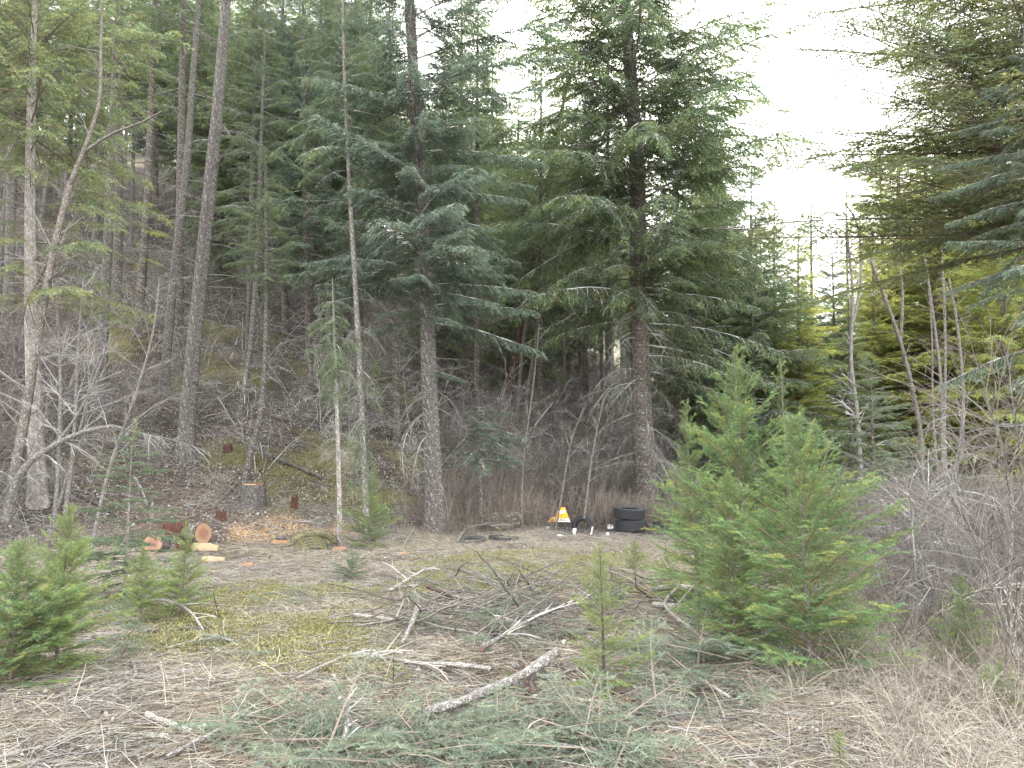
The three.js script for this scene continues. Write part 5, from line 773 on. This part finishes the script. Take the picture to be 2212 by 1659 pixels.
{ // broken yellow sign
  const b = ground(1212, 1138), s = 1.2 / FOCAL * -b.z, t = thing('broken_sign', 'broken triangular yellow sign board with black digits leaning in the brush', 'sign', b.clone().add(V(0, 0.12, 0.1))); t.rotation.set(-0.22, 0.12, 0.02);
  const P = [[-24, -2], [-15, 5], [-9, 6], [-5, 17], [1, 21], [7, 22], [10, 12], [15, -3]].map(([x, y]) => new THREE.Vector2(x * s * 1.05, (y + 3) * s * 1.05)), sh = new THREE.Shape(P);
  const cv = document.createElement('canvas'); cv.width = 512; cv.height = 384; const c = cv.getContext('2d');
  c.fillStyle = '#e2a000'; c.fillRect(0, 0, 512, 384); for (let i = 0; i < 500; i++) { const q = hash2(i, 3, 9), x = hash2(i, 1, 9) * 512, y = hash2(i, 2, 9) * 384; c.fillStyle = q > 0.5 ? 'rgba(150,95,10,0.18)' : 'rgba(255,205,70,0.18)'; c.fillRect(x, y, 4 + q * 22, 3 + q * 6); }
  c.fillStyle = '#f4f2ea'; c.beginPath(); c.moveTo(235, 190); c.lineTo(290, 120); c.lineTo(392, 96); c.lineTo(402, 165); c.lineTo(330, 196); c.closePath(); c.fill();
  c.fillStyle = '#efe9d6'; c.fillRect(196, 300, 320, 84);
  c.fillStyle = '#15130f'; c.font = 'bold 92px sans-serif'; c.fillText('8460', 216, 366); c.fillRect(64, 322, 18, 46); c.fillRect(112, 310, 16, 60);
  const tx = new THREE.CanvasTexture(cv); tx.colorSpace = THREE.SRGBColorSpace;
  const g = new THREE.ExtrudeGeometry(sh, { depth: 0.018, bevelEnabled: true, bevelSize: 0.003, bevelThickness: 0.003, bevelSegments: 1 }), u = g.attributes.uv, pp = g.attributes.position, w = 40 * s * 1.05, h = 28 * s * 1.05;
  for (let i = 0; i < u.count; i++) u.setXY(i, (pp.getX(i) + 24 * s * 1.05) / w, pp.getY(i) / h);
  mesh('board', g, new THREE.MeshStandardMaterial({ map: tx, roughness: 0.55 }), t);
  const e = mesh('edge', limb([V(8.6 * s, 25 * s, -0.01), V(16.5 * s, 1 * s, -0.01)], () => 0.012, 6, 0.2, {}), new THREE.MeshStandardMaterial({ color: new THREE.Color(0.03, 0.03, 0.03), roughness: 0.7 }), t);
}
function scrap(label, px, py, w, h, seed, turn = 0) { // torn sheet of white plastic, crumpled
  const p = ground(px, py), s = 0.75 / FOCAL * -p.z, n = 7, R = rng(seed), g = new THREE.PlaneGeometry(w * s, h * s, n, n), a = g.attributes.position;
  for (let i = 0; i < a.count; i++) { const x = a.getX(i), y = a.getY(i); a.setXYZ(i, x * (0.75 + 0.5 * noise(y * 25, 3, seed)), y * (0.75 + 0.5 * noise(x * 25, 7, seed)), (noise(x * 22 + 5, y * 22, seed) - 0.5) * 0.12 + x * x * 1.2); }
  const back = g.clone(); { const q = back.attributes.position; for (let i = 0; i < q.count; i++) q.setZ(i, q.getZ(i) - 0.004); const ix = back.index.array; for (let i = 0; i < ix.length; i += 3) { const k = ix[i]; ix[i] = ix[i + 1]; ix[i + 1] = k; } }
  g.computeVertexNormals(); back.computeVertexNormals();
  const m = mesh('plastic_scrap', g, M.plastic); mesh('underside', back, M.plastic, m); m.position.copy(p).add(V(0, h * s * 0.45, 0)); m.rotation.set(R.s(0.3), turn + R.s(0.3), R.s(0.4)); tag(m, label, 'plastic scrap');
}
scrap('crumpled white plastic scrap hanging left of the stacked tyres', 1319, 1142, 15, 13, 1);
scrap('small white plastic scrap lower left of the stacked tyres', 1312, 1158, 8, 11, 2);
scrap('white plastic strip left of the upright tyre', 1241, 1156, 9, 20, 3);
scrap('narrow white plastic edge right of the upright tyre', 1278, 1156, 5, 22, 4);
scrap('long flat white plastic scrap in front of the yellow sign', 1215, 1160, 28, 6, 5);
scrap('tiny white plastic knot at the left end of the yellow sign', 1183, 1142, 8, 7, 6);
scrap('white plastic scrap on the dark slope at the left behind the thin stems', 152, 962, 14, 8, 7);
function boulder(label, px, py, sx, sy, sz, seed, col) {
  const g = new THREE.IcosahedronGeometry(1, 5), a = g.attributes.position, v = V();
  for (let i = 0; i < a.count; i++) { v.fromBufferAttribute(a, i); const k = 1 + (fbm(v.x * 1.3 + seed, v.y * 1.3 + v.z, seed, 4) - 0.47) * 0.55 + (noise(v.x * 6 + v.z * 4, v.y * 6, seed) - 0.5) * 0.06; v.multiplyScalar(k); v.x = clamp(v.x, -0.85, 0.85); v.y = clamp(v.y, -0.8, 0.72); a.setXYZ(i, v.x * sx, v.y * sy, v.z * sz); }
  g.computeVertexNormals();
  const m = mesh('rock', g, new THREE.MeshStandardMaterial({ roughness: 0.95, map: bark.grey.map, color: new THREE.Color(...col), bumpMap: bark.grey.bumpMap, bumpScale: 0.01 })); m.position.copy(ground(px, py)).add(V(0, sy * 0.5, 0)); m.rotation.y = seed; tag(m, label, 'rock');
}
boulder('grey block of rock in the weeds between the stout spruce and the yellow sign', 1094, 1138, 0.42, 0.28, 0.3, 3, [0.9, 0.95, 0.85]);
boulder('low mossy rock in front of the grey rock block', 1075, 1146, 0.3, 0.12, 0.2, 5, [0.8, 0.75, 0.35]);
boulder('small grey stone on the bare soil by the mossy root', 566 + 40, 1166, 0.11, 0.07, 0.08, 7, [0.8, 0.8, 0.8]);

// ---------------------------------------------------------------- fallen logs, poles and cut branches
function pole(name, label, category, poly, w, mat, o = {}) { // poly in the picture, lying on the ground
  const R = rng(Math.round(poly[0][0] * 13 + poly[0][1] * 7)), g0 = poly.map(([x, y], i) => { const p = ground(x, y); p.y += (o.lift?.[i] ?? 0); return p; }), b = g0[0].clone();
  const r = [width(w[0], g0[0]), width(w[1], g0[g0.length - 1])]; g0.forEach((p, i) => { p.y += lerp(r[0], r[1], i / (g0.length - 1)) * 0.8 + (p.z > -11 ? 0.035 : 0.01); });
  const t = thing(name, label, category, b, o.group), line = spline(g0.map((p) => p.sub(b)), Math.max(10, g0.length * 6));
  mesh('wood', limb(line, (f) => lerp(r[0], r[1], f) * (1 + 0.1 * Math.sin(f * 17 + R() * 0.01)), o.sides ?? 9, 0.35, { rough: 0.09, rf: 6 }), mat, t);
  if (o.cut) { const e = o.cut === 1 ? 0 : line.length - 1, q = o.cut === 1 ? line[0].clone().sub(line[1]) : line[e].clone().sub(line[e - 1]); const c = mesh('cut_end', disc(null, r[o.cut === 1 ? 0 : 1] * 0.97, 14, 0.06), M.cutOrange, t); c.position.copy(line[e]).addScaledVector(q.normalize(), 0.004); c.quaternion.setFromUnitVectors(YAXIS, q); }
  if (o.twigs) { const S = new Soup(); for (let i = 0; i < o.twigs; i++) { const j = R.i(Math.floor(line.length * 0.2), line.length - 2), d = V().subVectors(line[j + 1], line[j]).normalize().multiplyScalar(0.8).add(V(R.s(), R.r(-0.1, 0.6), R.s())); const L = (o.tl ?? 0.45) * R.r(0.4, 1.1), pl = bend(line[j], d, L, 5, 0.3, R, 0.12); S.tube(pl, r[1] * 0.6, r[1] * 0.2, 4, vary(R, [0.3, 0.27, 0.24], 0.2), 0, o.lichen); for (let q = 0; q < 2; q++) { const k = R.i(1, 4); S.tube(bend(pl[k], V().subVectors(pl[k], pl[k - 1]).normalize().add(V(R.s(0.7), R.s(0.4), R.s(0.7))), L * 0.5, 4, 0.2, R, 0.12), r[1] * 0.35, r[1] * 0.12, 3, vary(R, [0.3, 0.27, 0.24], 0.2)); } } mesh('side_twigs', S.geometry(), M.wood, t); }
  return t;
}
pole('fallen_log', 'long thin fallen pole slanting down the slope past the curved fir', 'fallen log', [[480, 935], [560, 980], [640, 1012], [712, 1042]], [10, 7], bark.brown);
pole('fallen_log', 'dark fallen log high on the slope right of the leaning trunk', 'fallen log', [[585, 902], [640, 915], [700, 925], [760, 920]], [9, 5], bark.brown);
pole('fallen_log', 'dark fallen pole on the slope above the curved fir', 'fallen log', [[480, 760], [540, 778], [610, 790]], [8, 5], bark.brown);
pole('fallen_branch', 'pale bent branch leaning on the bank below the slope at the left', 'branch', [[290, 1035], [305, 1060], [318, 1095]], [7, 5], bark.lichen);
pole('fallen_branch', 'thin fallen pole lying on the slope behind the airy dark fir', 'branch', [[165, 1070], [215, 1095], [275, 1130]], [8, 5], bark.brown);
pole('fallen_branch', 'thin forked branch leaning down from the curved fir to the bare soil', 'branch', [[512, 1045], [470, 1090], [420, 1118], [370, 1132]], [5, 3], bark.brown, { twigs: 6, tl: 0.6 });
pole('fallen_branch', 'silvery thin branches lying level across the sawdust', 'branch', [[605, 1128], [650, 1131], [715, 1140]], [5, 3], bark.lichen, { twigs: 6, tl: 0.5 });
pole('fallen_log', 'thick lichen spotted log propped up in the cut boughs at the front', 'fallen log', [[915, 1580], [985, 1570], [1070, 1548], [1150, 1522], [1205, 1503]], [20, 22], bark.lichen, { lift: [0.05, 0.08, 0.12, 0.17, 0.24], cut: 0, sides: 12 });
pole('cut_branch', 'grey branch lying level left of the front spruce boughs', 'branch', [[655, 1592], [690, 1590], [760, 1592], [860, 1598]], [15, 12], bark.lichen, {});
pole('cut_branch', 'stout pale stick slanting at the left of the front spruce boughs', 'branch', [[490, 1588], [450, 1608], [405, 1630], [358, 1655]], [12, 10], bark.lichen, {});
pole('cut_branch', 'short thick stick with a broken end left of centre in front', 'branch', [[316, 1560], [345, 1574], [385, 1588], [415, 1600]], [12, 13], bark.stick, { cut: 2 });
pole('cut_branch', 'knotty stick meeting the broken end in front', 'branch', [[428, 1590], [470, 1583], [500, 1572], [530, 1560]], [10, 6], bark.stick, { twigs: 4, tl: 0.3 });
pole('cut_branch', 'long wavy branch lying across the middle of the clearing', 'branch', [[640, 1480], [700, 1450], [770, 1425], [830, 1432], [900, 1446], [985, 1450], [1062, 1460]], [6, 11], bark.stick, { twigs: 6, tl: 0.4 });
pole('cut_branch', 'bent stick lying right of the long wavy branch end', 'branch', [[1108, 1462], [1130, 1466], [1180, 1478], [1240, 1472]], [13, 7], bark.lichen, { lift: [0.04, 0.03, 0.0, 0.04] });
pole('cut_branch', 'straight pale stick at the left front of the brush pile', 'branch', [[764, 1340], [800, 1345], [858, 1352]], [10, 9], bark.stick, { cut: 1 });
pole('cut_branch', 'short stick standing out toward the viewer from the brush pile', 'branch', [[903, 1346], [890, 1372], [868, 1405]], [13, 9], bark.lichen, { cut: 1, lift: [0.1, 0.06, 0] });
pole('cut_branch', 'thick pale branch slanting up at the left end of the brush pile', 'branch', [[842, 1290], [880, 1278], [920, 1262]], [8, 6], bark.stick, { lift: [0.02, 0.1, 0.16], twigs: 5 });
pole('cut_branch', 'lichened branch slanting at the front of the brush pile', 'branch', [[1040, 1420], [1090, 1404], [1150, 1382], [1210, 1362]], [11, 7], bark.lichen, { lift: [0.02, 0.08, 0.14, 0.18], twigs: 8, cut: 1, lichen: [0.5, 0.52, 0.45] });
pole('cut_branch', 'dark gnarled branch in the centre of the brush pile', 'branch', [[925, 1300], [965, 1318], [1010, 1335]], [10, 6], bark.snag, { lift: [0.12, 0.12, 0.1], twigs: 4 });
pole('cut_branch', 'splintered upright stub right of the long wavy branch', 'branch', [[1140, 1520], [1136, 1500], [1122, 1478]], [14, 8], bark.snag, { lift: [0, 0.1, 0.12] });
pole('fallen_log', 'thick bare log under the left skirt of the young fir clump', 'fallen log', [[1400, 1312], [1440, 1308], [1500, 1306], [1560, 1310]], [15, 13], bark.pale, { lift: [0.12, 0.14, 0.12, 0.08], cut: 1, sides: 12 });
pole('fallen_log', 'second bare log crossing under the fir clump', 'fallen log', [[1410, 1330], [1470, 1336], [1540, 1350]], [13, 10], bark.stick, { lift: [0.05, 0.06, 0.03], cut: 2 });
pole('fallen_log', 'short decayed brown log lying below the fir clump', 'fallen log', [[1560, 1388], [1600, 1402], [1640, 1420]], [24, 18], bark.brown, { sides: 12 });
pole('cut_branch', 'crooked pale branch hanging down in front of the fir clump logs', 'branch', [[1470, 1330], [1440, 1368], [1490, 1390], [1530, 1412], [1560, 1430]], [6, 6], bark.pale, { lift: [0.28, 0.2, 0.1, 0.05, 0.02] });
pole('cut_branch', 'pale straight stick standing in front of the fir clump', 'branch', [[1645, 1425], [1650, 1380]], [5, 4], bark.pale, {}).children.forEach((m) => { m.geometry = limb(range(6, (i) => V(0.02 * i / 5, 0.42 * i / 5, 0)), (f) => 0.011 - f * 0.003, 7, 0.3, {}); });
pole('cut_branch', 'thin pale stick over the spruce boughs below the fir clump', 'branch', [[1488, 1490], [1530, 1508], [1580, 1530]], [8, 7], bark.stick, { lift: [0.06, 0.05, 0.02] });
pole('cut_branch', 'short grey stick lying left of the thin yellow green fir', 'branch', [[1008, 1512], [1060, 1504], [1120, 1498]], [12, 9], bark.lichen, {});
pole('cut_branch', 'pale stick lying behind the foot of the yellow green fir', 'branch', [[1215, 1520], [1250, 1526], [1295, 1532]], [9, 7], bark.pale, {});
pole('cut_branch', 'arched thin branch lying by the left firs', 'branch', [[300, 1330], [350, 1340], [400, 1350], [440, 1372]], [6, 5], bark.stick, { lift: [0.18, 0.16, 0.12, 0], twigs: 4 });
pole('cut_branch', 'level stick under the arched thin branch', 'branch', [[318, 1376], [370, 1372], [450, 1368]], [8, 7], bark.brown, {});
pole('cut_branch', 'crooked dark stick in front of the left firs', 'branch', [[360, 1412], [420, 1395], [470, 1390], [505, 1396]], [5, 6], bark.stick, { twigs: 4, tl: 0.3 });
pole('cut_branch', 'thin dark stick leaning upright right of the left firs', 'branch', [[478, 1342], [468, 1300]], [5, 3], bark.snag, {}).children.forEach((m) => { m.geometry = limb(spline([V(0, 0, 0), V(-0.05, 0.13, 0), V(-0.09, 0.3, 0.02)], 8), (f) => 0.007 - f * 0.003, 7, 0.3, {}); });
pole('cut_branch', 'bent stick in the straw at the left front', 'branch', [[285, 1440], [292, 1470], [275, 1490], [255, 1505]], [7, 5], bark.lichen, { twigs: 3, tl: 0.3 });
pole('cut_branch', 'long grey stick running along the bottom edge under the spruce boughs', 'branch', [[900, 1625], [980, 1632], [1080, 1642], [1180, 1640], [1300, 1650]], [9, 8], bark.lichen, { lift: [0.06, 0.06, 0.05, 0.04, 0.02], twigs: 3, tl: 0.3 });
pole('cut_branch', 'thick mossy stub poking through the front spruce boughs', 'branch', [[740, 1650], [748, 1615], [745, 1585]], [14, 8], bark.lichen, { lift: [0.02, 0.1, 0.16], lichen: [0.5, 0.52, 0.48], twigs: 4, tl: 0.2 });
pole('fallen_log', 'weathered pole leaning on the ground right of the stacked tyres', 'fallen log', [[1392, 1137], [1405, 1150], [1420, 1164]], [5, 5], bark.grey, { lift: [0.2, 0.1, 0] });
pole('cut_branch', 'pale split stick standing at a slant left of the stout spruce foot', 'branch', [[862, 1198], [880, 1172], [896, 1150]], [4, 3], bark.pale, { lift: [0, 0.05, 0.1] });
pole('fallen_branch', 'grey branches bowed over the sunken tyres', 'branch', [[985, 1176], [1010, 1160], [1045, 1156], [1095, 1152]], [4, 3], bark.lichen, { lift: [0, 0.16, 0.2, 0.1], twigs: 5 });

// the brush pile: small sticks, and cut spruce boughs
{
  const R = rng(555);
  const sticks = range(8, (i) => { const q = rng(1500 + i), L = [0.5, 0.8, 1.0, 1.3, 0.7, 1.5, 0.9, 1.2][i], ln = spline(bend(V(-L / 2, 0, 0), V(1, 0.05, 0), L, 6, 0.1, q, 0.2), 14); return limb(ln, (f) => lerp(0.0085, 0.0028, f) * (0.7 + 0.09 * i), 6, 0.25, { rough: 0.12 }); });
  const mats = [bark.stick, bark.lichen, bark.stick, bark.alder];
  const lay = (px, py, lift, group, label, i, k) => {
    const p = ground(px, py); const m = mesh('cut_stick', sticks[i % 8], mats[k % 4]); m.position.copy(p).add(V(0, lift, 0)); m.rotation.set(0, R.r(0, 6.28), R.s(0.13)); const s = R.r(0.7, 1.2); m.scale.set(s, s, s); tag(m, label, 'stick', group);
  };
  for (let i = 0; i < 240; i++) { const a = R() * 6.28, rr = Math.pow(R(), 0.6); lay(1090 + Math.cos(a) * rr * 330, 1320 + Math.sin(a) * rr * 85, R.r(0.03, 0.06 + 0.24 * (1 - rr)), 'thin sticks of the brush pile', 'thin grey stick in the brush pile at the centre of the clearing', R.i(0, 7), R.i(0, 3)); }
  for (let i = 0; i < 40; i++) lay(R.r(1380, 1660), R.r(1262, 1345), R.r(0.03, 0.3), 'thin sticks under the fir clump', 'thin stick heaped under the left skirt of the fir clump', R.i(0, 7), R.i(0, 3));
  for (let i = 0; i < 55; i++) { lay(R.r(60, 1900), R.r(1440, 1650), 0.012, 'loose sticks on the straw', 'loose small stick lying on the straw at the front of the clearing', R.i(0, 7), R.i(0, 3)); const m = scene.children[scene.children.length - 1]; m.scale.multiplyScalar(R.r(0.3, 0.7)); }
  for (let i = 0; i < 45; i++) { lay(R.r(440, 1400), R.r(1180, 1290), 0.02, 'loose sticks at the edge of the wood', 'loose stick on the ground between the brush pile and the wood edge', R.i(0, 7), R.i(0, 3)); const m = scene.children[scene.children.length - 1]; m.scale.multiplyScalar(R.r(0.5, 0.9)); }
  const cutBough = (px, py, lift, turn, s, label, group, k, tilt = 0) => { const p = ground(px, py), n = tnormal(p.x, p.z); const m = mesh('cut_bough', proto.cut[k % 4], LEAFY); m.position.copy(p).add(V(0, lift, 0)); m.rotation.set(R.s(0.5), turn, 0.06 + tilt + R.s(0.14)); m.scale.setScalar(s); tag(m, label, 'cut bough', group); };
  for (let i = 0; i < 105; i++) cutBough(R.r(500, 1360), R.r(1585, 1665), R.r(0.0, 0.07), R() * 6.28, R.r(0.4, 0.75), 'fresh blue green spruce bough in the heap along the bottom edge', 'cut spruce boughs along the bottom edge', i);
  for (let i = 0; i < 18; i++) cutBough(R.r(1120, 1480), R.r(1545, 1640), R.r(0.02, 0.1), R() * 6.28, R.r(0.4, 0.75), 'cut blue green spruce bough at the foot of the yellow green fir', 'cut spruce boughs round the yellow green fir', i);
  for (let i = 0; i < 30; i++) cutBough(R.r(1440, 1690), R.r(1405, 1530), R.r(0.02, 0.12), R() * 6.28, R.r(0.45, 0.85), 'cut blue green spruce bough in the heap below the fir clump', 'cut spruce boughs below the fir clump', i);
  for (let i = 0; i < 52; i++) { const a = R() * 6.28, rr = Math.sqrt(R()); cutBough(1150 + Math.cos(a) * rr * 300, 1335 + Math.sin(a) * rr * 80, R.r(0.0, 0.1), R() * 6.28, R.r(0.3, 0.6), 'cut green spruce bough among the sticks of the brush pile', 'cut spruce boughs in the brush pile', i); }
  for (let i = 0; i < 9; i++) cutBough(R.r(230, 420), R.r(1372, 1440), R.r(0.02, 0.08), R() * 6.28, R.r(0.4, 0.7), 'cut dark green bough lying in front of the left firs', 'cut boughs in front of the left firs', i);
  for (let i = 0; i < 7; i++) cutBough(R.r(590, 760), R.r(1290, 1320), 0.03, R() * 6.28, R.r(0.4, 0.6), 'cut blue green bough on the moss left of the brush pile', 'cut boughs left of the brush pile', i);
}
renderer.render(scene, camera);
